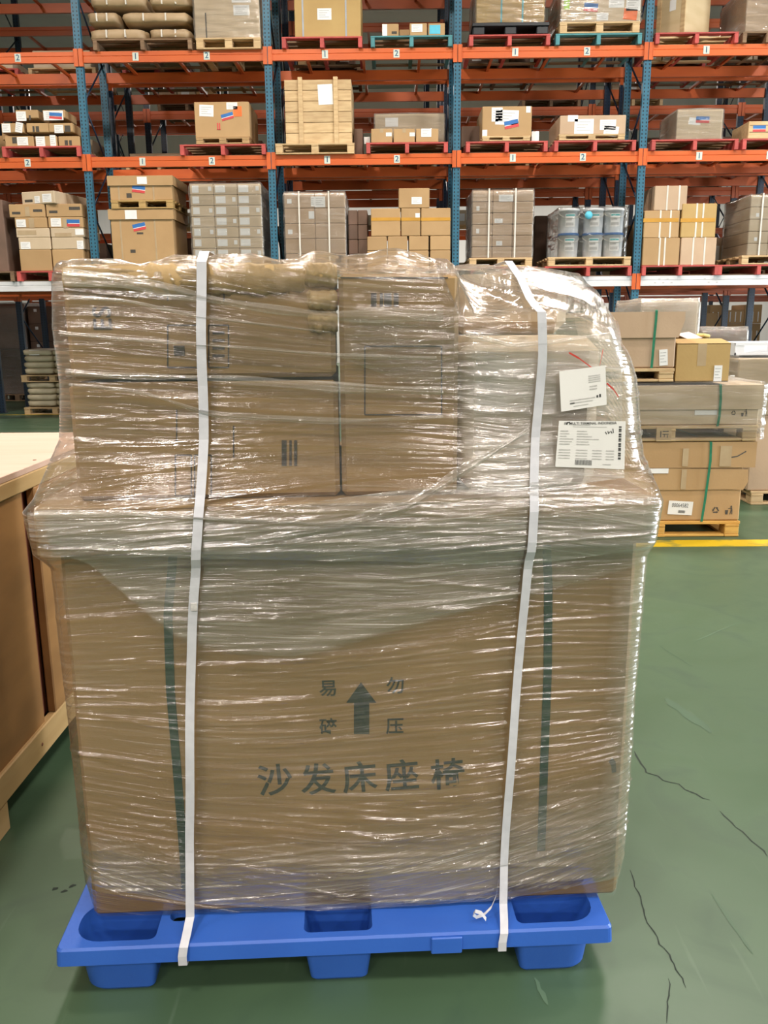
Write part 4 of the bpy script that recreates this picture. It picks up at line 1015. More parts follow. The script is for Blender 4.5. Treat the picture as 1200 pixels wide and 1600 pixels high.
            # rows rest on one another
for o in bpy.data.objects:
    if o.get('group') == SC: o.scale.z = 0.985
rp(281, 415, 237, 'M', 'red pallet under the carton with the orange sticker')
rp(306, 390, 226, 'M', 'small brown wooden base under the carton with the orange sticker', 'block', ('card', 'card'), z=zb+0.001, h=0.09, dep=0.8)
carton((306, 159, 391, 222), YC, 0.8, 'tan carton with white papers, striped and orange stickers on the red pallet', zb+0.093, mat='card', decals=(('white', 312, 164, 334, 182, 0.05), ('white', 354, 160, 371, 171), ('orange', 365, 166, 378, 182), ('flag', 346, 177, 365, 187, -0.25), ('redmark', 339, 192, 345, 203)))
rp(430, 554, 235, 'M', 'pale wooden pallet under the tall plank crate', 'block', PALE)
a = rectY((447, 124, 550, 227), YC); W2 = a[1]-a[0]; HH = a[3]-zb
cr = tag(empty('wooden_crate', ((a[0]+a[1])/2, YC+0.47, zb+0.001)), 'tall pale plank crate with two upright battens and a white paper', 'crate')
MB().box(-W2/2+0.02, W2/2-0.02, -0.44, 0.45, 0.03, HH-0.02).build('core', 'wood', cr)
np_ = 6; ph_ = HH/np_
for k in range(np_):
    for nm, fn, loc in (('plank', lambda: MB().cbox(-W2/2, W2/2, -0.011, 0.011, 0.003, ph_-0.003, 0.003), (0, -0.452, k*ph_)), ('side_plank', lambda: MB().cbox(-0.011, 0.011, -0.44, 0.44, 0.003, ph_-0.003, 0.003), (W2/2-0.011, 0.01, k*ph_))):
        put('plank', cached(('plank', nm), lambda: fn().mesh('plank', 'wood')), cr, loc)
for k in range(5): MB().cbox(-W2/2, W2/2, -0.085, 0.085, 0, 0.02, 0.003).build('plank', 'wood', cr, (0, -0.36+0.18*k, HH-0.02))
for xx in (470, 525):
    bx = at_y(xx, 180, YC).x-(a[0]+a[1])/2
    MB().cbox(-0.032, 0.032, -0.02, 0.0, -0.0, HH+0.03, 0.004).build('batten', 'wood', cr, (bx, -0.463, 0))
q = rectY((497, 131, 520, 163), YC-0.02); MB().box(-(q[1]-q[0])/2, (q[1]-q[0])/2, -0.002, 0.001, -(q[3]-q[2])/2, (q[3]-q[2])/2).build('paper_label', 'paper', cr, ((q[0]+q[1])/2-(a[0]+a[1])/2, -0.4645, (q[2]+q[3])/2-zb), (0, -0.04, 0))
rp(572, 700, 233, 'M', 'red pallet with three small cartons in front of a film-wrapped one')
for (xa, xb, nm, dc) in ((580, 613, 'left', (('white', 603, 207, 612, 213),)), (615, 648, 'middle', (('white', 640, 207, 648, 213),)), (650, 685, 'right', (('white', 658, 201, 674, 214),))):
    carton((xa, 201, xb, 225), YC, 0.32, 'small brown carton, %s of the three beside the plank crate' % nm, zb, decals=dc, tape=True)
carton((586, 178, 694, 225), YC+0.36, 0.6, 'long grey carton wrapped in film behind the three small cartons', zb, mat='card_grey', decals=(('plain', 602, 184, 622, 198),))
x0, x1, _, z1 = rectY((586, 178, 694, 225), YC+0.36); far_film(x0, x1, zb, z1, YC+0.36, 0.6, 'stretch film on the long grey carton behind the three small cartons', seed=5)
carton((553, 201, 567, 239), YC+0.25, 0.4, 'narrow dark carton in film between plank crate and red pallet', ZM+0.02, mat='card_dark', decals=(('plain', 569, 214, 578, 225),))
rp(728, 856, 232, 'M', 'red pallet under the carton with many white papers')
rp(753, 829, 220, 'M', 'low wooden base under the carton with many white papers', 'block', PALE, z=zb+0.001, h=0.07, dep=0.8)
carton((753, 166, 830, 219), YC, 0.8, 'tan carton covered with white papers and a striped sticker', zb+0.073, decals=(('white', 768, 168, 785, 190), ('white', 774, 172, 810, 195, 0.04), ('flag', 788, 188, 810, 200, -0.2), ('plain', 753.5, 203, 761, 216), ('plain', 822, 166, 829, 176)))
carton((721, 197, 752, 225), YC+0.35, 0.5, 'dark brown carton in film behind the one with many white papers', zb, mat='card_dark')
carton((830, 205, 842, 224), YC+0.1, 0.2, 'tiny white box beside the carton with many white papers', zb, mat='paper', cat='box', name='box')
rp(866, 994, 230, 'M', 'red pallet under the wide brown carton with two large papers')
rp(873, 977, 217, 'M', 'pale wooden base under the wide brown carton with two large papers', 'block', PALE, z=zb+0.001, h=0.08, dep=0.9)
carton((874, 180, 977, 214), YC, 0.85, 'wide brown carton with two large white papers', zb+0.083, mat='card_pink', decals=(('white', 897, 186, 927, 209), ('white', 937, 187, 962, 203), ('white', 943, 197, 966, 213, 0.1), ('plain', 887, 180, 903, 190)))
rp(1018, 1154, 229, 'M', 'red pallet under the grey film-wrapped carton at the right')
carton((1056, 171, 1127, 220), YC, 0.75, 'grey brown carton in film with a striped sticker at the right', zb, mat='card_grey', decals=(('plain', 1076, 184, 1094, 195, 0.1), ('flag', 1087, 182, 1108, 192, 0.03)))
x0, x1, _, z1 = rectY((1056, 171, 1127, 220), YC); far_film(x0, x1, zb, z1, YC, 0.75, 'stretch film on the grey brown carton with striped sticker at the right', seed=6)
rp(1160, 1262, 229, 'M', 'weathered red-edged pallet at the right end of the middle beam', mats=('red_paint', 'wood_old'))
cx = carton((1168, 189, 1230, 219), YC, 0.6, 'low pale wooden box with a striped sticker, right end of the middle beam', zb, mat='wood', decals=(('flag', 1176, 196, 1196, 206),), seam=False, name='box', cat='box')
for zz in (0.09, 0.18): MB().cbox(-0.26, 0.26, -0.305, -0.298, zz-0.004, zz+0.004, 0.001).build('plank_gap', 'wood_old', cx)
# ---- lower level
zb = ZL_+DK
rp(26, 131, 432, 'L', 'red pallet under the piled cartons at the left of the white beam')
rows = ((425, 391, ((33, 82, 'left', ()), (84, 132, 'right', ()))),
        (391, 372, ((30, 80, 'left', (('white', 33, 398-20, 48, 389),)), (82, 131, 'right', (('white', 121, 376, 131, 389),)))),
        (372, 357, ((26, 78, 'left', (('tape', 28, 360, 57, 367),)), (80, 131, 'right', (('plain', 118, 358, 131, 367), ('tape', 86, 364, 112, 370))))),
        (357, 340, ((24, 74, 'left', (('white', 26, 361-18, 41, 355), ('tape', 46, 341, 54, 356))), (76, 130, 'right', (('white', 80, 341, 96, 354), ('tape', 99, 341, 107, 356))))),
        (340, 319, ((15, 71, 'left', (('print', 19, 331, 32, 335), ('tape', 40, 323, 47, 338), ('print', 52, 327, 66, 331))), (73, 128, 'right', (('print', 77, 329, 90, 333), ('print', 108, 323, 125, 328), ('flag', 105, 336-2, 125, 340-1))))))
z = zb; names = ['bottom', 'second', 'third', 'fourth', 'fifth']
for k, (yb, ya, lst) in enumerate(rows):
    hh = at_y(70, ya, YC).z-at_y(70, yb, YC).z
    for (xa, xb, sd, dc) in lst:
        dc = tuple(d_ for d_ in dc if d_[0] != 'flag') + ((('flag', 105, 343, 125, 354, 0.02),) if (k == 3 and sd == 'right') else ())
        x0, x1, _, _ = rectY((xa, ya, xb, yb), YC)
        carton_xyz(x0, x1, z+0.0005, z+hh-0.003, YC, 0.72, 'brown carton in the pile above the white beam, %s row up, %s side' % (names[k], sd), group='cartons piled at the left', decals=dc, mat='card_grey' if k in (1, 2) else 'card')
    z += hh-0.002
x0, x1, _, z1 = rectY((41, 299, 100, 319), YC); hh = at_y(70, 299, YC).z-at_y(70, 319, YC).z
carton_xyz(x0, x1, z, z+hh, YC, 0.8, 'flat grey carton lying askew on top of the left pile', mat='card_grey', yaw=-0.25, decals=(('white', 64, 306, 73, 317), ('white', 78, 303, 94, 316), ('print', 46, 311, 60, 315)))
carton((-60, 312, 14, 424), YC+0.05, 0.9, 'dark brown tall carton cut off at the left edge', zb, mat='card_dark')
rp(-62, 22, 432, 'L', 'weathered pallet under the dark tall carton at the left edge', mats=OLD)
# lidded cartons with a pallet between
rp(172, 276, 432, 'L', 'pale pallet hidden below the lower lidded carton', 'block', PALE)
def lidded(r, zb_, label, lidh, straps, decals):
    o = carton(r, YC, 0.85, label, zb_, strap_px=straps, strap_mat='tape', decals=decals, seam=False)
    x0, x1, _, z1 = rectY(r, YC); h_ = z1-zb_; w_ = x1-x0
    mb = MB(); e = 0.022
    mb.cbox(-w_/2-e, w_/2+e, -0.425-e, 0.425+e, h_, h_+0.012, 0.004)
    mb.box(-w_/2-e, w_/2+e, -0.425-e, -0.425-e+0.008, h_-lidh, h_+0.004); mb.box(-w_/2-e, w_/2+e, 0.425+e-0.008, 0.425+e, h_-lidh, h_+0.004)
    mb.box(-w_/2-e, -w_/2-e+0.008, -0.43, 0.43, h_-lidh, h_+0.004); mb.box(w_/2+e-0.008, w_/2+e, -0.43, 0.43, h_-lidh, h_+0.004)
    l = mb.build('lid', 'card', o)
    return o, l
lc, l = lidded((178, 328, 274, 418), zb, 'large lidded brown carton with striped sticker, lower of two with a pallet between', 0.13, (193, 246), (('flag', 208, 349, 228, 360, -0.2), ('print', 214, 363, 224, 366), ('print', 204, 390, 212, 395)))
MB().box(-0.085, 0.085, -0.003, 0, -0.06, 0.06).build('paper_label', 'paper', l, (-0.14, -0.4475, rectY((178, 328, 274, 418), YC)[3]-zb-0.065))
zz = rectY((178, 328, 274, 418), YC)[3]+0.014
rp(173, 271, 322, 'L', 'pale wooden pallet between the two lidded brown cartons', 'block', ('card_gold', 'card_gold'), z=zz, h=0.118, dep=0.9)
uc, l = lidded((173, 276, 270, 317), zz+0.119, 'lidded brown carton with striped sticker, upper of two with a pallet between', 0.12, (187, 241), (('flag', 207, 290, 227, 301, 0.12), ('print', 198, 302, 206, 309)))
MB().box(-0.07, 0.07, -0.003, 0, -0.05, 0.05).build('paper_label', 'paper', l, (0.03, -0.4475, rectY((173, 276, 270, 317), YC)[3]-zz-0.119-0.055))
# wall of white-labelled cartons
rp(303, 413, 432, 'L', 'pallet hidden below the wrapped cartons with rows of white labels', 'block', PALE)
x0, x1, _, zt_ = rectY((303, 287, 412, 420), YC); nr_ = 8; rh = (zt_-zb)/nr_; cwid = (x1-x0)/3
for rw in range(nr_):
    for cc in range(3):
        xa = x0+cc*cwid; lx, lw = (0.10, 0.28) if cc == 0 else ((0.08, 0.42) if cc == 1 else (0.06, 0.42))
        o = carton_xyz(xa+0.002, xa+cwid-0.002, zb+rw*rh+0.0005, zb+(rw+1)*rh-0.003, YC, 0.9, 'white-labelled carton in the three-column stack, %s row up, %s column' % (['bottom', 'second', 'third', 'fourth', 'fifth', 'sixth', 'seventh', 'top'][rw], ['left', 'middle', 'right'][cc]), mat='card_grey', group='white-labelled cartons in three columns', seam=False)
        d0 = -cwid/2+lx*cwid; decal(o, 'plain', d0, d0+lw*cwid, rh*0.2, rh*0.85, 0.9)
        if (rw+cc) % 2: decal(o, 'plain', cwid*0.28, cwid*0.42, rh*0.35, rh*0.75, 0.9)
far_film(x0, x1, zb, zt_, YC, 0.9, 'pale stretch film round the three columns of white-labelled cartons', seed=7)
# wrapped stack with two straps
rp(446, 542, 432, 'L', 'pallet hidden below the wrapped brown stack with two pale straps', 'block', PALE)
def stack(r, ncol, nrow, labelf, group, mat, dep=0.9, zb_=None, decal_at=(), hs_=None):
    x0, x1, z0, z1 = rectY(r, YC); z0 = zb_ if zb_ is not None else z0
    rh = (z1-z0)/nrow; cw_ = (x1-x0)/ncol
    for rw in range(nrow):
        for cc in range(ncol):
            off = 0
            o = carton_xyz(x0+cc*cw_+0.002, x0+(cc+1)*cw_-0.002, z0+rw*rh+0.0005, z0+(rw+1)*rh-0.003, YC, dep, labelf(rw, cc), mat=mat, group=group, seam=False)
            for (a, b, kd, fx0, fx1, fz0, fz1) in decal_at:
                if a == rw and b == cc: decal(o, kd, -cw_/2+fx0*cw_, -cw_/2+fx1*cw_, fz0*rh, fz1*rh, dep)
    return x0, x1, z0, z1
ORD = ['bottom', 'second', 'third', 'fourth', 'fifth', 'sixth']
x0, x1, z0, z1 = stack((447, 301, 541, 420), 2, 5, lambda a, b: 'brown carton in the wrapped stack left of the dark cartons, %s row up, %s' % (ORD[a], ['left', 'right'][b]), 'cartons in the wrapped stack with two straps', 'card_pink', 0.9, zb, ((4, 0, 'white', 0.88, 1.0, 0.1, 0.75), (4, 0, 'plain', 0.1, 0.25, 0.3, 0.6), (3, 0, 'plain', 0.8, 0.98, 0.3, 0.8), (2, 0, 'plain', 0.1, 0.25, 0.3, 0.6), (4, 1, 'white', 0.0, 0.35, 0.05, 0.75)))
far_film(x0, x1, zb, z1, YC, 0.9, 'hazy stretch film on the brown stack with two pale straps', seed=8)
for q, nm in ((469, 'left'), (515, 'right')): band_strap(at_y(q, 380, YC).x, YC, 0.9, zb, z1, 'pale %s strap on the wrapped stack left of the dark cartons' % nm, group='pale straps on the wrapped stack')
x0, x1, z0, z1 = rectY((545, 328, 575, 425), YC+0.15)
for rw in range(4):
    h_ = (z1-zb)/4
    for cc in range(2):
        xm = x0+(x1-x0)*cc/2
        carton_xyz(xm+0.002, xm+(x1-x0)/2-0.002, zb+rw*h_, zb+(rw+1)*h_-0.003, YC+0.15, 0.7, 'dark grey carton in the narrow stack of dark cartons, %s row up, %s' % (ORD[rw], ['left', 'right'][cc]), mat='card_dark', group='narrow stack of dark cartons', seam=False)
rp(544, 570, 432, 'L', 'narrow base below the stack of dark cartons', mats=OLD, dep=0.9)
# plain cartons with a yellow tape
rp(574, 705, 432, 'L', 'pallet hidden below the plain brown cartons with the yellow tape', 'block', PALE)
for yb, ya, lst, nm in ((425, 398, ((574, 605), (606, 637), (639, 670), (672, 704)), 'bottom'), (398, 375.5, ((574, 605), (606, 637), (639, 670), (672, 704)), 'second'), (375.5, 332, ((580, 626), (627, 657), (658, 704)), 'third')):
    hh = at_y(640, ya, YC).z-at_y(640, yb, YC).z
    zz = {'bottom': zb}.get(nm, None)
    if nm != 'bottom': zz = znext
    for i, (xa, xb) in enumerate(lst):
        a, b = at_y(xa, yb, YC).x, at_y(xb, yb, YC).x
        dc = ()
        if nm == 'third':
            dc = (('ytape', xa, 340, xb, 345),) + ((('plain', 649, 333, 656, 341),) if i == 1 else ())
        carton_xyz(a, b-0.004, zz+0.0005, zz+hh-0.003, YC, 0.5, 'plain brown carton in the pile with yellow tape, %s row up, %s from the left' % (nm, ['first', 'second', 'third', 'fourth'][i]), group='plain cartons with yellow tape', decals=dc)
    znext = zz+hh
hh = at_y(640, 301, YC).z-at_y(640, 332, YC).z; a, b = at_y(623, 332, YC).x, at_y(671, 332, YC).x
carton_xyz(a, b, znext, znext+hh, YC, 0.45, 'single plain carton on top of the pile with yellow tape', decals=(('white', 643, 308, 659, 319),))
# tall wrapped stack
rp(735, 840, 426, 'L', 'red pallet under the tall wrapped stack of brown cartons')
rp(733, 832, 412, 'L', 'pale wooden pallet on the red one, under the tall wrapped stack', 'block', PALE, z=zb+0.001, h=0.125)
zs = zb+0.128
x0, x1, z0, z1 = stack((737, 297, 831, 407), 3, 6, lambda a, b: 'brown carton in the tall wrapped stack beside the buckets, %s row up, %s column' % (ORD[a], ['left', 'middle', 'right'][b]), 'cartons in the tall wrapped stack', 'card_pink', 0.9, zs, ((5, 1, 'white', 0.3, 1.0, 0.0, 0.6), (3, 1, 'white', 0.1, 0.5, 0.1, 0.5), (4, 0, 'plain', 0.2, 0.35, 0.2, 0.6), (2, 0, 'plain', 0.2, 0.35, 0.2, 0.6), (1, 1, 'white', 0.2, 0.5, 0.1, 0.5)))
far_film(x0, x1, zs, z1, YC, 0.9, 'stretch film gathered at the foot of the tall stack beside the buckets', seed=9)
for q, nm in ((763, 'left'), (804, 'right')): band_strap(at_y(q, 380, YC).x, YC, 0.9, zs, z1, 'pale %s strap on the tall stack beside the buckets' % nm, group='pale straps on the tall stack')
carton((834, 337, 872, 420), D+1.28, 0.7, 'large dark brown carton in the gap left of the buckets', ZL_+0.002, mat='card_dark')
# buckets
rp(851, 987, 426, 'L', 'red pallet under the pale pallet of white buckets')
rp(856, 986, 412, 'L', 'pale wooden pallet carrying the white buckets', 'block', PALE, z=zb+0.001, h=0.125)
xs = [at_y(q, 405, YC).x for q in (890, 928, 960)]
br = 0.148; bh = (at_y(920, 324, YC).z-zs)/2-0.004
def bucket(x, y, z, label, lidmat, teal=True):
    o = tag(empty('bucket', (x, y, z)), label, 'bucket', 'white buckets on the pale pallet')
    put('body', cached('bk', lambda: MB().lathe([(0.001, 0.0), (br*0.90, 0.0), (br*0.905, 0.004), (br*0.975, bh-0.03), (br, bh-0.03), (br, bh-0.022), (br*0.97, bh-0.02), (br*0.97, bh-0.012)], 24).mesh('body', 'bucket')), o)
    put('lid', cached(('bl', lidmat), lambda: MB().lathe([(br*1.0, bh-0.034), (br*1.025, bh-0.030), (br*1.025, bh-0.006), (br*0.99, bh), (br*0.90, bh), (br*0.88, bh-0.006), (0.001, bh-0.006)], 24).mesh('lid', lidmat)), o)
    def lab():
        mb = MB(); n = 8
        for (a0, a1, za, zc, mi, off) in ((-0.55, 0.45, 0.25, 0.78, 0, 0.0012), (-0.5, 0.4, 0.68, 0.75, 1, 0.002), (-0.5, 0.1, 0.5, 0.62, 2, 0.002), (-0.5, 0.3, 0.3, 0.42, 2, 0.002)):
            vs = []
            for i in range(n+1):
                a = -math.pi/2+a0+(a1-a0)*i/n
                for zf in (za, zc):
                    zz_ = bh*zf; r_ = br*(0.905+0.07*zf)+off; vs.append((r_*math.cos(a), r_*math.sin(a), zz_))
            mb.add(vs, [(2*i, 2*i+2, 2*i+3, 2*i+1) for i in range(n)], mi, True)
        return mb.mesh('printed_label', ['paper', 'teal_print', 'faint_ink'])
    if teal: put('printed_label', cached('blab', lab), o)
    hp = [(br*1.0*math.cos(a), -abs(br*0.35*math.sin(a))-br*0.6*math.sin(a)**2, bh*0.86-0.09*math.sin(a)) for a in np.linspace(0, math.pi, 12)]
    put('handle', cached('bhd', lambda: MB().tube([(x_*1.02, y_-0.01 if 0 < i < 11 else 0, z_) for i, (x_, y_, z_) in enumerate(hp)], 0.004, 6).mesh('handle', 'strap_thin')), o)
    return o
for rw in range(2):
    for cc in range(3):
        for dp in range(3):
            bucket(xs[cc], YC+br*1.04+dp*0.305, zs+rw*(bh+0.001), 'white bucket with teal print, %s layer, %s column, %s' % (['bottom', 'top'][rw], ['left', 'middle', 'right'][cc], ['front', 'middle depth', 'rear'][dp]), 'bucket_blue' if rw == 0 else 'bucket')
far_film(xs[0]-br*1.2, xs[2]+br*1.05, zs, zs+2*bh+0.01, YC-0.004, 0.93, 'glossy clear film around the white buckets', seed=10, g=0.008, mat='film_clear')
mb = MB(); mb.lathe([(0.001, 0), (0.055, 0)], 20); mb.lathe([(0.055, 0), (0.055, 0.002), (0.001, 0.002)], 20)
tag(mb.build('sticker', 'blue_sticker' if 'blue_sticker' in M else 'blue_paper', None, (at_y(920, 336, YC-0.03).x, YC-0.022, at_y(920, 336, YC-0.03).z), R90), 'round light blue sticker on the film around the buckets', 'sticker')
# right bay cartons
rp(1003, 1123, 424, 'L', 'red pallet under the five strapped cartons, right of the buckets')
for (xa, ya, xb, yb, nm, mt, st, ytp) in ((1003, 373, 1060, 416, 'bottom left', 'card', (1029, 1037), False), (1062, 373, 1117, 416, 'bottom right', 'card_pink', (1081, 1099), False), (1005, 329, 1060, 373, 'upper left with orange tape', 'card', (1030, 1046), True), (1063, 318, 1117, 373, 'upper right, golden', 'card_gold', (1086, 1096), True)):
    zz = zb if yb == 416 else zb+(at_y(1060, 373, YC).z-at_y(1060, 416, YC).z)+0.002
    x0, x1, z0, z1 = rectY((xa, ya, xb, yb), YC)
    carton_xyz(x0, x1, zz, z1 if yb != 416 else zz+(z1-z0), YC, 0.6, 'strapped brown carton right of the buckets, %s' % nm, mat=mt, straps=[at_y(q, yb, YC).x-(x0+x1)/2 for q in st], decals=(('ytape', xa, 341, xb, 347),) if ytp else ())
zz = rectY((1005, 329, 1060, 373), YC)[3]+0.002
x0, x1, z0, z1 = rectY((1035, 281, 1086, 326), YC)
carton_xyz(x0-0.12, x1-0.12, zz+0.001, zz+(z1-z0)*0.86, YC+0.01, 0.55, 'strapped brown carton turned askew on top of the upper left one', mat='card_pink', straps=(-0.05, 0.12), yaw=0.0, decals=())
rp(1122, 1250, 424, 'L', 'red pallet at the right end, under the tall film-wrapped stack', mats=('red_paint', 'wood_old'))
rp(1158, 1262, 412, 'L', 'pale pallet under the tall film-wrapped stack at the right end', 'block', PALE, z=zb+0.001, h=0.125)
x0, x1, z0, z1 = stack((1166, 304, 1260, 407), 3, 5, lambda a, b: 'brown carton in the film-wrapped stack at the right end, %s row up, %s column' % (ORD[a], ['left', 'middle', 'right'][b]), 'cartons in the right end stack', 'card_grey', 0.95, zs, ((3, 0, 'plain', 0.3, 0.45, 0.2, 0.5), (1, 0, 'plain', 0.3, 0.45, 0.2, 0.5), (2, 1, 'plain', 0.3, 0.5, 0.2, 0.6)))
far_film(x0, x1, zs, z1, YC, 0.95, 'hazy stretch film on the stack at the right end, one strap', seed=11)
band_strap(at_y(1186, 380, YC).x, YC, 0.95, zs, z1, 'pale strap on the wrapped stack at the right end')

# ------------------------------------------------------------------ big wooden crate at the left
XS, ZC = -1.17, 1.06
cr = tag(empty('wooden_crate', (-2.05, 2.2, 0)), 'huge plywood crate with a pale board top at the left edge of the photo', 'crate')
def wb(nm, mat, x0, x1, y0, y1, z0, z1, c=0.004):
    return MB().cbox(x0+2.05, x1+2.05, y0-2.2, y1-2.2, z0, z1, c).build(nm, mat, cr)
YB = at_z(40, 676, ZC).y; YN = 0.7; XL = -2.95
zr0 = at_x(41, 767, XS).z; zb1 = at_x(74.3, 1128.5, XS).z; zb0 = at_x(95.4, 1148.7, XS).z
yp = at_x(58, 950, XS).y
nb = 5
for k in range(nb):
    y0 = YN+(YB-YN)*k/nb; wb('top_board', 'crate_top', XL, XS-0.002, y0+0.0008, y0+(YB-YN)/nb-0.0008, ZC-0.02, ZC, 0.0015)
wb('top_rail', 'crate_rail', XS-0.03, XS, YN, YB, zr0, ZC-0.0205)
wb('bottom_rail', 'crate_rail', XS-0.03, XS, YN, YB, zb0, zb1)
wb('side_panel', 'crate_ply', XS-0.045, XS-0.012, YN+0.02, yp, zb1-0.01, zr0+0.01)
yq = at_x(87, 1100, XS).y
wb('recessed_panel', 'crate_red', XS-0.06, XS-0.04, yp-0.02, yq+0.02, zb1-0.01, zr0+0.01)
wb('corner_post', 'crate_ply', XS-0.03, XS, yq, YB, zb1, zr0)
wb('back_panel', 'crate_ply', XL, XS-0.03, YB-0.03, YB-0.002, zb0, ZC-0.02); wb('front_panel', 'crate_ply', XL, XS-0.03, YN+0.002, YN+0.03, zb0, ZC-0.02); wb('side_panel', 'crate_ply', XL, XL+0.03, YN+0.03, YB-0.03, zb0, ZC-0.02)
wb('floor_panel', 'crate_ply', XL+0.03, XS-0.04, YN+0.03, YB-0.03, zb0, zb0+0.03)
ysk = at_x(17, 1270, XS).y
for (y0, y1) in ((YN+0.1, ysk), (YB-0.42, YB-0.30)): wb('skid', 'crate_rail', XL, XS-0.005, y0, y1, 0.0, zb0)
for px, py in ((54, 719), (66, 1163)):
    q = at_z(px, py, ZC) if py < 800 else at_x(px, py, XS)
    MB().lathe([(0.001, 0), (0.006, 0), (0.006, 0.0012), (0.001, 0.0012)], 10).build('nail_head', 'crate_red', cr, (q.x+2.05, q.y-2.2, q.z), (0, 0, 0) if py < 800 else (0, math.pi/2, 0))

# ------------------------------------------------------------------ staged stack at the right
YS = at_z(1100, 839, 0).y
GS = 'staged stack at the right'
def SX(x, y): return at_y(x, y, YS).x
def SZ(y): return at_y(1100, y, YS).z
pallet(SX(900, 838), SX(1155, 838), YS, 0.8, 0.001, 'yellow wooden pallet on the floor behind the yellow line', 'block', GS, h=SZ(815), mats=('wood_yellow', 'wood_yellow'))
xl, xr = SX(903, 815), SX(1156, 815); z0, z1 = SZ(815)+0.003, SZ(693)
c1 = carton_xyz(xl, xr, z0, z1, YS+0.02, 0.74, 'big brown carton with number label and recycling signs on the yellow pallet', seam=False)
cx0, ww, hh = (xl+xr)/2, xr-xl, z1-z0
def onc(o, cx, zb_, dep, yf, pts): return [at_y(x, y, yf) for x, y in pts]
def wpoly(o, pts_px, mat, name, yf, dep, off=0.0012):
    pts = [at_y(x, y, yf) for x, y in pts_px]; mb = MB()
    mb.add([(p.x-o.location.x, -dep/2-off, p.z-o.location.z) for p in pts], [tuple(range(len(pts)))])
    return mb.build(name, mat, o)
yf = YS+0.02
# upper sleeve of the carton and its sagging flap
mb = MB(); e = 0.016; zs0 = SZ(731)-z0
for (a, b, c, d_) in ((-ww/2-e, ww/2+e+0.06, -0.37-e, -0.37-e+0.006), (-ww/2-e, ww/2+e+0.06, 0.37+e-0.006, 0.37+e)): mb.box(a, b, c, d_, zs0, hh+0.004)
mb.box(-ww/2-e, -ww/2-e+0.006, -0.37, 0.37, zs0, hh+0.004); mb.box(ww/2+e+0.054, ww/2+e+0.06, -0.37, 0.37, zs0, hh+0.004); mb.box(-ww/2-e, ww/2+e+0.06, -0.37-e, 0.37+e, hh+0.004, hh+0.010)
mb.build('lid', 'card', c1)
wf = MB(); P = [(1020, 731), (1168, 733), (1168, 752), (1160, 765), (1136, 764), (1080, 765), (1020, 765)]
pp = [at_y(x, y, yf) for x, y in P]; n = len(pp)
wf.add([(p.x-c1.location.x, -0.37-0.012+k, p.z-z0) for k in (0, 0.005) for p in pp], [tuple(range(n))[::-1], tuple(range(n, 2*n))]+[(i, (i+1) % n, n+(i+1) % n, n+i) for i in range(n)])
wf.build('flap', 'card', c1)
def dc(o, kind, r, dep, rot=0.0, off=0.0):
    a, b, za, zb_ = rectY(r, yf); return decal(o, kind, a-o.location.x, b-o.location.x, za-o.location.z, zb_-o.location.z, dep+2*off, rot)
dc(c1, 'tape', (1064, 700, 1073, 728), 0.74, 0, 0.018); dc(c1, 'tape', (1122, 696, 1140, 728), 0.74, 0, 0.018); dc(c1, 'tape', (1062, 733, 1070, 764), 0.74, 0, 0.014)
dc(c1, 'plain', (1012, 731.5, 1043, 739), 0.74, 0, 0.015)
lb = dc(c1, 'plain', (1043, 783, 1081, 804), 0.74, 0.06, 0.002)
me = text_mesh('00064582', 0.041, 'ink', 0.0); put('printed_writing', me, lb, (-0.004, -0.0022, 0.018), R90).scale = (0.72, 1, 1)
mb = MB()
for k in range(14): mb.box(-0.012+0.0035*k, -0.012+0.0035*k+(0.002 if k % 3 else 0.0012), -0.0022, -0.0012, -0.036, -0.016)
mb.build('barcode', 'ink', lb)
# recycling triangle and bin-man signs
def icon(o, cx, cy, s, yf_, dep, off, kind):
    c = at_y(cx, cy, yf_); ox, oz = c.x-o.location.x, c.z-o.location.z; mb = MB(); y = -dep/2-off
    if kind == 'recycle':
        for k in range(3):
            a = math.pi/2+k*2*math.pi/3; b = a+2*math.pi/3
            A = Vector((math.cos(a), math.sin(a)))*s; B = Vector((math.cos(b), math.sin(b)))*s
            d_ = (B-A).normalized(); n = Vector((-d_.y, d_.x))
            p0, p1 = A+(B-A)*0.16, A+(B-A)*0.62; t = s*0.14
            poly = [p0+n*t, p1+n*t, p1+n*t*2.1, A+(B-A)*0.88, p1-n*t*2.1, p1-n*t, p0-n*t]
            mb.add([(ox+q.x, y, oz+q.y) for q in poly], [tuple(range(7))])
    else:
        def poly(P): mb.add([(ox+px*s, y, oz+pz*s) for px, pz in P], [tuple(range(len(P)))])
        poly([(0.5+0.22*math.cos(t), 0.95+0.22*math.sin(t)) for t in np.linspace(0, 2*math.pi, 10)[:-1]])
        poly([(0.35, 0.7), (0.75, 0.7), (0.85, 0.0), (0.9, -1.1), (0.7, -1.1), (0.6, -0.2), (0.4, -1.1), (0.2, -1.1), (0.4, 0.0)])
        poly([(0.4, 0.65), (-0.25, 0.45), (-0.25, 0.3), (0.4, 0.45)])
        poly([(-1.0, 0.0), (-0.2, 0.0), (-0.3, -1.1), (-0.9, -1.1)])
    return mb.build('recycling_sign' if kind == 'recycle' else 'bin_sign', 'card_ink', o)
icon(c1, 1118, 797, 0.030, yf, 0.74, 0.0015, 'recycle'); icon(c1, 1139, 797, 0.028, yf, 0.74, 0.0015, 'bin')
wl = MB(); pp = [at_y(x, y, yf-0.016) for x, y in ((1139, 715), (1152, 713), (1166, 705))]
for a, b in zip(pp[:-1], pp[1:]):
    n = Vector((0, 0, 0.004)); o_ = Vector((c1.location.x, 0, z0)); wl.add([Vector((p.x, -0.37-0.0175, p.z))-Vector((o_.x, 0, z0)) for p in (a-n, b-n, b+n, a+n)], [(0, 1, 2, 3)])
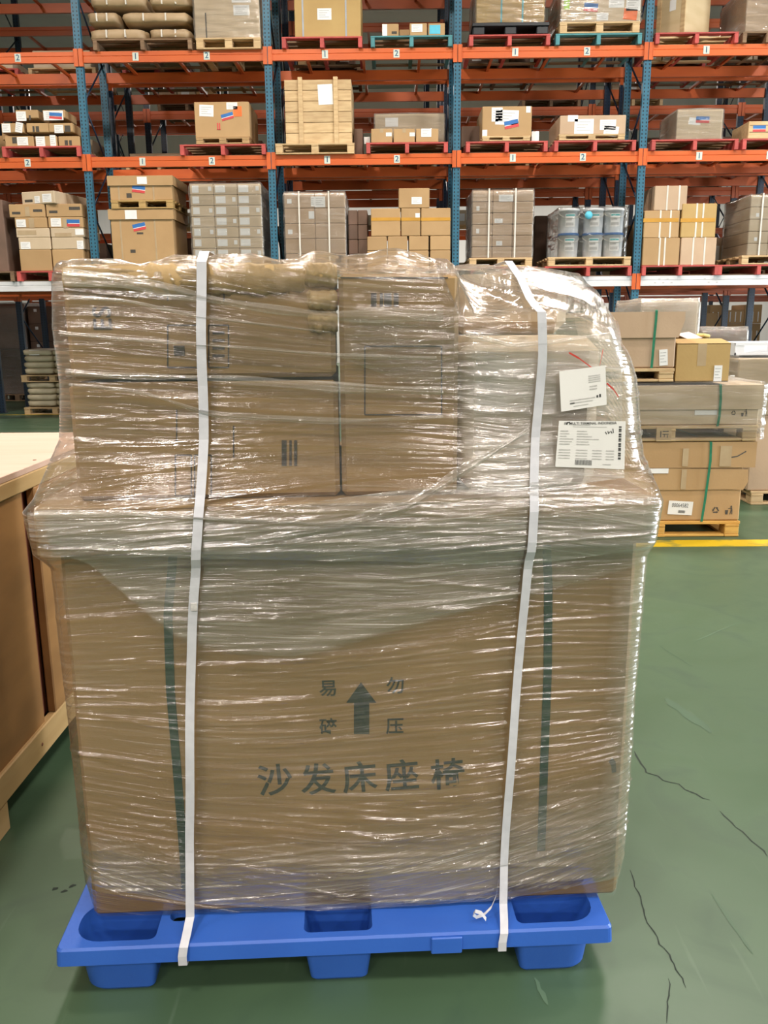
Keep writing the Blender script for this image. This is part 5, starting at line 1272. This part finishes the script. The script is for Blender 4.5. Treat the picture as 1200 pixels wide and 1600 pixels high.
wl.build('pen_line', 'ink', c1)
def gstrap(pts, label, top=None, yo=0.03, dep=0.8):
    P = [at_y(x, y, YS-yo+0.02) for x, y in pts]; mb = MB()
    Q = [P[0]+Vector((0, dep, 0.004)), P[0]+Vector((0, 0.012, 0.004))]+P
    c = P[-1].copy()
    mb.ribbon([q-c for q in Q], (0.017, 0, 0), 0.0015); return tag(mb.build('strap', 'strap_green', None, c), label, 'strap', 'green straps on the staged stack')
gstrap(((1111, 691), (1110, 720), (1106, 750), (1101, 785), (1096, 815)), 'green strap on the big carton with the number label')
# film-wrapped pallet and carton above it
zp = SZ(692)+0.012
pallet(SX(905, 690), SX(1183, 690), YS, 0.8, zp, 'pale wooden pallet with a stamped block, in the middle of the staged stack', 'block', GS, h=SZ(665)-zp, mats=('wood', 'wood'))
a = at_y(1024, 690, YS); b = at_y(1049, 668, YS)
st = tag(MB().cbox(0, b.x-a.x, -0.012, 0, 0, b.z-a.z, 0.002).build('wood_block', 'wood', None, (a.x, YS-0.002, zp+0.002)), 'stamped pale wood block in the pallet of the staged stack', 'block')
mb = MB(); q = b.x-a.x; zq = b.z-a.z
mb.box(q*.25, q*.32, -0.0128, -0.0121, zq*.3, zq*.75); mb.box(q*.4, q*.8, -0.0128, -0.0121, zq*.68, zq*.75); mb.box(q*.4, q*.8, -0.0128, -0.0121, zq*.48, zq*.54); mb.box(q*.5, q*.55, -0.0128, -0.0121, zq*.3, zq*.5); mb.box(q*.7, q*.75, -0.0128, -0.0121, zq*.25, zq*.45)
mb.build('stamp', 'card_ink', st)
xl, xr = SX(905, 665), SX(1186, 665); z0, z1 = SZ(665)+0.002, SZ(602)
c2 = carton_xyz(xl, xr, z0, z1-0.01, YS+0.02, 0.76, 'wide pinkish carton in torn film in the middle of the staged stack', mat='card_grey', seam=False)
mb = MB(); w2 = xr-xl; zs0 = SZ(640)-z0; hh = z1-0.01-z0
mb.box(-w2/2-0.012, w2/2+0.03, -0.38-0.014, -0.38-0.008, zs0, hh+0.004); mb.box(-w2/2-0.012, w2/2+0.03, 0.38+0.008, 0.38+0.014, zs0, hh+0.004); mb.box(w2/2+0.024, w2/2+0.03, -0.39, 0.39, zs0, hh+0.004); mb.box(-w2/2-0.012, -w2/2-0.006, -0.39, 0.39, zs0, hh+0.004); mb.box(-w2/2-0.012, w2/2+0.03, -0.394, 0.394, hh+0.003, hh+0.009)
mb.build('lid', 'card_grey', c2)
dc(c2, 'plain', (1085, 641, 1120, 648), 0.76, 0, 0.002)
icon(c2, 1146, 645, 0.02, yf, 0.76, 0.002, 'recycle'); icon(c2, 1163, 645, 0.022, yf, 0.76, 0.002, 'bin')
gstrap(((1126, 601), (1126, 625), (1124, 650), (1121, 666)), 'green strap on the wide pinkish carton in torn film')
far_film(xl, xr+0.02, zp+0.01, z1+0.012, YS-0.004, 0.80, 'torn stretch film around the wide pinkish carton of the staged stack', seed=14, g=0.012)
# top pallet, strapped carton and open carton
zp3 = SZ(602)+0.026
pallet(SX(905, 600), SX(1053, 600), YS, 0.78, zp3, 'pale wooden pallet under the green-strapped top carton', 'block', GS, h=SZ(575)-zp3, mats=('wood', 'wood'))
xl, xr = SX(905, 575), SX(1055, 575); z0, z1 = SZ(575)+0.003, SZ(488)
c3 = carton_xyz(xl, xr, z0, z1, YS+0.02, 0.74, 'brown carton with a wider lid and green strap on top of the staged stack', mat='card_pink', seam=False)
w3 = xr-xl; mb = MB(); hh = z1-z0
zl = SZ(527)-z0
poly = [(-w3/2-0.01, zl), (w3/2+0.01, zl), (w3/2+0.045, hh-0.05), (w3/2+0.045, hh+0.006), (-w3/2-0.045, hh+0.006), (-w3/2-0.045, hh-0.05)]
mb.prism(poly[::-1], -0.39, 0.39)
mb.build('lid', 'card_pink', c3)
lb = dc(c3, 'white', (1029, 546, 1042, 571), 0.74, -0.08, 0.003)
gstrap(((1026, 485), (1025, 500), (1022, 530), (1018, 575)), 'green strap on the topmost carton of the staged stack', yo=0.035, dep=0.76)
xl, xr = SX(1057, 598), SX(1140, 598); z0, z1 = SZ(602)+0.022, SZ(537)
w4 = xr-xl; hh = z1-z0
oc = tag(empty('carton', ((xl+xr)/2, YS+0.03+0.3, z0)), 'open golden brown carton on the staged stack, sheets sticking out', 'carton')
mb = MB(); t = 0.006
mb.box(-w4/2, w4/2, -0.3, -0.3+t, 0, hh); mb.box(-w4/2, w4/2, 0.3-t, 0.3, 0, hh); mb.box(-w4/2, -w4/2+t, -0.3+t, 0.3-t, 0, hh); mb.box(w4/2-t, w4/2, -0.3+t, 0.3-t, 0, hh); mb.box(-w4/2, w4/2, -0.3, 0.3, -0.002, t)
mb.build('body', 'card_gold', oc)
MB().prismx([(-0.3, 0), (-0.3, 0.006), (-0.12, 0.034), (-0.12, 0.028)], -w4/2, w4/2).build('flap', 'card_gold', oc, (0, 0, hh-0.004))
MB().prismx([(0.3, 0), (0.3, 0.006), (0.10, 0.050), (0.10, 0.044)][::-1], -w4/2, w4/2).build('flap', 'card_gold', oc, (0, 0, hh-0.004))
o = dc(oc, 'white', (1115, 571, 1127.5, 596), 0.6, 0, 0.002)
MB().box(-0.03, 0.03, -0.301, -0.3, -0.15, 0).build('tape', 'tape', oc, (-0.01, 0, hh))
sh = MB(); sh.box(-0.06, 0.05, -0.08, 0.08, 0, 0.004); tag(sh.build('paper_sheet', 'pink_paper', None, (SX(1106, 530), YS+0.36, z0+hh+0.045), (0.25, -0.12, 0.3)), 'pale pink sheet on the flaps of the open golden carton', 'sheet')
fm = MB(); fm.cbox(-0.03, 0.03, -0.05, 0.05, 0, 0.025, 0.008); tag(fm.build('foam_piece', 'foam', None, (SX(1126, 532), YS+0.34, z0+hh+0.035), (0, 0.2, 0.2)), 'yellow foam piece on the flaps of the open golden carton', 'foam')

# ------------------------------------------------------------------ loads standing behind the staged stack
Y2 = at_z(1185, 789, 0).y
xl, xr = at_y(1172, 788, Y2).x, at_y(1172, 788, Y2).x+0.9
pallet(xl, xr, Y2, 0.9, 0.001, 'pale yellow pallet on the floor at the right edge of the photo', 'block', None, h=0.115, mats=('wood', 'wood'))
zt2 = at_y(1185, 650, Y2).z
carton_xyz(xl-0.03, xr, 0.118, zt2, Y2+0.02, 0.85, 'tall brown carton on the pale yellow pallet at the right edge', mat='card_pink', seam=False)
zt3 = at_y(1185, 560, Y2).z
carton_xyz(xl-0.18, xr, zt2+0.002, zt3, Y2+0.02, 0.85, 'beige carton in film on the tall brown carton at the right edge', mat='card_grey', seam=False, decals=(('print', 1158, 602, 1166, 608), ('plain', 1140, 586, 1147, 598)))
far_film(xl-0.18, xr, zt2-0.02, zt3+0.01, Y2+0.02, 0.85, 'hazy stretch film over the beige carton at the right edge', seed=15)
bn = tag(empty('plastic_bin', (xl+0.22, Y2+0.42, zt3+0.014)), 'white plastic bin in clear film on the beige carton at the right edge', 'bin')
mb = MB(); hb = at_y(1185, 536, Y2).z-zt3-0.014
mb.box(-0.40, 0.40, -0.3, -0.29, 0, hb*0.25); mb.box(-0.40, 0.40, -0.305, -0.285, hb*0.8, hb); mb.box(-0.40, 0.40, 0.29, 0.30, 0, hb); mb.box(-0.40, -0.39, -0.3, 0.3, 0, hb); mb.box(0.39, 0.40, -0.3, 0.3, 0, hb); mb.box(-0.4, 0.4, -0.3, 0.3, 0, 0.006)
for q in (-0.36, -0.1, 0.16, 0.36): mb.box(q-0.035, q+0.035, -0.298, -0.288, 0, hb)
mb.build('body', 'bucket', bn)
Y3 = 7.9
xl, xr = at_y(1000, 560, Y3).x, at_y(1086, 560, Y3).x
pallet(xl-0.05, xr+0.04, Y3, 0.95, 0.001, 'wooden pallet hidden below the tall grey load behind the staged stack', 'block', None, mats=PALE)
zt4 = at_y(1060, 470, Y3).z
for k in range(3):
    zz = 0.146+(zt4-0.146)*k/3
    carton_xyz(xl, xr, zz, zz+(zt4-0.146)/3-0.003, Y3+0.02, 0.85, 'grey brown carton of the tall wrapped load behind the staged stack, %s' % ['bottom', 'middle', 'top'][k], mat='card_grey', seam=False, group='tall grey wrapped load')
far_film(xl, xr, 0.15, zt4+0.005, Y3+0.02, 0.85, 'shiny stretch film around the tall grey load behind the staged stack', seed=16, mat='film_band', g=0.02)
Y4 = 9.2
xl, xr = at_y(1092, 560, Y4).x, at_y(1168, 560, Y4).x
pallet(xl, xr, Y4, 0.9, 0.001, 'wooden pallet hidden below the low dark load behind the open carton', 'block', None, mats=OLD)
zt5 = at_y(1120, 516, Y4).z
carton_xyz(xl+0.02, xr-0.02, 0.146, zt5, Y4+0.02, 0.85, 'dark brown load under film behind the open golden carton', mat='card_dark', seam=False)
far_film(xl+0.02, xr-0.02, 0.15, zt5+0.02, Y4+0.02, 0.85, 'greyish film draped over the low dark load behind the open carton', seed=17, mat='film_band')

# ------------------------------------------------------------------ ground level under the racks, left
YBG = 14.72
def bag_mesh(w_, d_, h_, seed):
    rs = np.random.RandomState(seed); n, mr = 22, 8; vs = []; fs = []; se = lambda c, e: math.copysign(abs(c)**e, c)
    for j in range(mr+1):
        p = -math.pi/2+math.pi*j/mr
        for i in range(n):
            t = 2*math.pi*i/n; k = 1+0.02*rs.randn()
            vs.append((w_/2*se(math.cos(p), .35)*se(math.cos(t), .35)*k, d_/2*se(math.cos(p), .35)*se(math.sin(t), .35)*k, h_/2+h_/2*se(math.sin(p), .55)))
    for j in range(mr):
        for i in range(n): fs.append((j*n+i, j*n+(i+1) % n, (j+1)*n+(i+1) % n, (j+1)*n+i))
    return MB().add(vs, fs, 0, True).mesh('bag', 'bag')
x0 = at_y(37, 610, YBG).x
z = 0.001
for tier, nm in ((0, 'lower'), (1, 'upper')):
    pallet(x0-0.03, x0+1.05, YBG, 0.9, z, 'pale wooden pallet of cream bags under the left rack, %s one' % nm, 'block', 'pallets of cream bags', mats=PALE, h=0.12)
    z += 0.122
    for rw in range(4):
        for cc in range(2):
            o = put('bag', cached(('bag', (rw+cc) % 3), lambda: bag_mesh(0.53, 0.80, 0.118, rw+cc)), None, (x0+0.26+0.51*cc, YBG+0.44, z+0.001), (0, 0, 0.04*((rw+cc) % 3-1)))
            tag(o, 'cream bag on the %s pallet of bags, %s layer, %s' % (nm, ORD[rw], ['left', 'right'][cc]), 'bag', 'stacked cream bags')
            if tier == 1 and rw == 3 and cc == 0: MB().box(-0.09, 0.09, -0.003, 0.003, -0.045, 0.04).build('paper_label', 'paper', o, (-0.02, -0.386, 0.062), (-0.15, 0, 0))
        z += 0.106
    z += 0.012
YD = 17.45
x0_, x1_, z0_, z1_ = rectY((4, 474, 49, 618), YD)
pallet(x0_-0.05, x1_+0.05, YD, 0.9, 0.001, 'dark old pallet under the tall dark cartons below the left rack', 'block', None, mats=OLD)
hh = (z1_-0.146)/2
for k in range(2):
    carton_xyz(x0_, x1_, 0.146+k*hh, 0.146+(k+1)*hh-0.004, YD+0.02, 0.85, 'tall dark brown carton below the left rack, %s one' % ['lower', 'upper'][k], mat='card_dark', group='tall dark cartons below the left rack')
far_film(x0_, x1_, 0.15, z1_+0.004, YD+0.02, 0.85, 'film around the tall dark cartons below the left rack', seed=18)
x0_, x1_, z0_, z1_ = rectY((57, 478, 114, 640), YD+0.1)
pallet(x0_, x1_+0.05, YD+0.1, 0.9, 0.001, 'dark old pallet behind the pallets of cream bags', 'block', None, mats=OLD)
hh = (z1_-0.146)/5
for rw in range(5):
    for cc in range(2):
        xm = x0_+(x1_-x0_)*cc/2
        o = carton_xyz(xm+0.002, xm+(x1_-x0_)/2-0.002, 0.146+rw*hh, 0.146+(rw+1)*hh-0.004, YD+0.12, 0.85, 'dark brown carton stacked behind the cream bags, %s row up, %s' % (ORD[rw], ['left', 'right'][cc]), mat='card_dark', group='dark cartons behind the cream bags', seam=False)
        decal(o, 'plain', -0.06, 0.0, hh*0.68, hh*0.84, 0.85)
# cartons and posts deep under the right bay
Y5 = D+4.65
x0_, x1_, z0_, z1_ = rectY((1052, 489, 1112, 640), Y5)
pallet(x0_, x1_, Y5, 0.9, 0.001, 'old pallet deep below the right rack bay', 'block', None, mats=OLD)
hh = (z1_-0.146)/4
for rw in range(4):
    for cc in range(3):
        xm = x0_+(x1_-x0_)*cc/3
        carton_xyz(xm+0.002, xm+(x1_-x0_)/3-0.002, 0.146+rw*hh, 0.146+(rw+1)*hh-0.004, Y5+0.02, 0.8, 'brown carton deep below the right rack bay, %s row up, %s' % (ORD[rw], ['left', 'middle', 'right'][cc]), mat='card', group='cartons deep below the right bay', seam=False)

Y6 = D+7.2
x0_, x1_, z0_, z1_ = rectY((1098, 476, 1178, 640), Y6)
pallet(x0_, x1_, Y6, 0.9, 0.001, 'old pallet in the far aisle, seen between the shaded posts at the right', 'block', None, mats=OLD)
hh = (z1_-0.146)/4
for rw in range(4):
    for cc in range(3):
        xm = x0_+(x1_-x0_)*cc/3
        o = carton_xyz(xm+0.002, xm+(x1_-x0_)/3-0.002, 0.146+rw*hh, 0.146+(rw+1)*hh-0.004-(0.12 if rw == 3 and cc == 1 else 0), Y6+0.02, 0.8, 'brown carton in the far aisle between shaded posts at the right, %s row up, %s' % (ORD[rw], ['left', 'middle', 'right'][cc]), mat='card', group='cartons in the far aisle', seam=False)
        for q in (-0.12, 0.0, 0.12): decal(o, 'plain', q-0.012, q+0.012, hh*0.1, hh*0.62, 0.8)

# ------------------------------------------------------------------ goods deep in the rear racks
rng = random.Random(12)
BAY = {2: 'left edge bay', 3: 'brown packs bay', 4: 'plank crate bay', 5: 'white buckets bay', 6: 'right end bay'}
for (yr, rn) in ((D+1.25, 'second rack'), (D+3.36, 'third rack'), (D+10.2, 'farthest rack')):
    for lv, zl, lo_h, hi_h in (('upper', ZT, 0.10, 0.26), ('middle', ZM, 0.15, 0.42), ('lower', ZL_, 0.45, 0.8)):
        for b in BAY:
            for sd, off in (('left', -0.58), ('right', 0.58)):
                if rng.random() < 0.30 or (rn == 'second rack' and lv == 'lower' and b == 5): continue
                if rn == 'farthest rack' and lv == 'lower' : hh = 0.9
                xc = (XP[b]+XP[b+1])/2+off+rng.uniform(-0.05, 0.05); st = rng.random()
                pallet(xc-0.52, xc+0.52, yr-0.05, 1.0, zl+0.001, 'pallet on the %s, %s level, behind the %s, %s' % (rn, lv, BAY[b], sd), 'stringer', 'pallets on the rear racks', mats=rng.choice([('red_paint', 'wood_old'), ('wood', 'wood'), ('wood_old', 'wood_old')]))
                hh = rng.uniform(lo_h, hi_h); n = rng.choice((1, 2, 2, 3)); wtot = rng.uniform(0.75, 1.0)
                for k in range(n):
                    xa = xc-wtot/2+wtot*k/n
                    mt = rng.choice(('card', 'card_grey', 'card_pink', 'card_dark', 'card_grey'))
                    h2 = hh*rng.choice((1, 1, 0.85))
                    o = carton_xyz(xa+0.006, xa+wtot/n-0.006, zl+DK, zl+DK+h2, yr-0.02, 0.9, 'carton %s on the %s, %s level, behind the %s, %s pallet' % (['first', 'second', 'third'][k], rn, lv, BAY[b], sd), mat=mt, group='cartons on the rear racks', seam=False)
                    if rng.random() < 0.6: decal(o, 'plain', -0.09, 0.05, h2*0.25, h2*0.75, 0.9)
# a lamp far down the hall, seen through the rack
q = at_y(296, 203, 24.5)
lp = tag(empty('hall_lamp', q), 'small bright violet lamp far behind the racks, left of the orange-stickered carton', 'lamp')
ml = bpy.data.materials.new('lamp_glow'); ml.use_nodes = True
b = ml.node_tree.nodes['Principled BSDF']; b.inputs['Emission Color'].default_value = (0.62, 0.45, 1.0, 1); b.inputs['Emission Strength'].default_value = 14; M['lamp_glow'] = ml
MB().lathe([(0.001, 0), (0.12, 0), (0.12, 0.03), (0.001, 0.03)], 16).build('bulb', 'lamp_glow', lp)
MB().lathe([(0.13, -0.02), (0.14, 0.0), (0.06, 0.12), (0.05, 0.22), (0.001, 0.22)], 16).build('shade', 'black_plastic', lp)
MB().tube([(0, 0, 0.2), (0, 0, 10.0-q.z)], 0.012, 6).build('suspension_rod', 'black_plastic', lp)
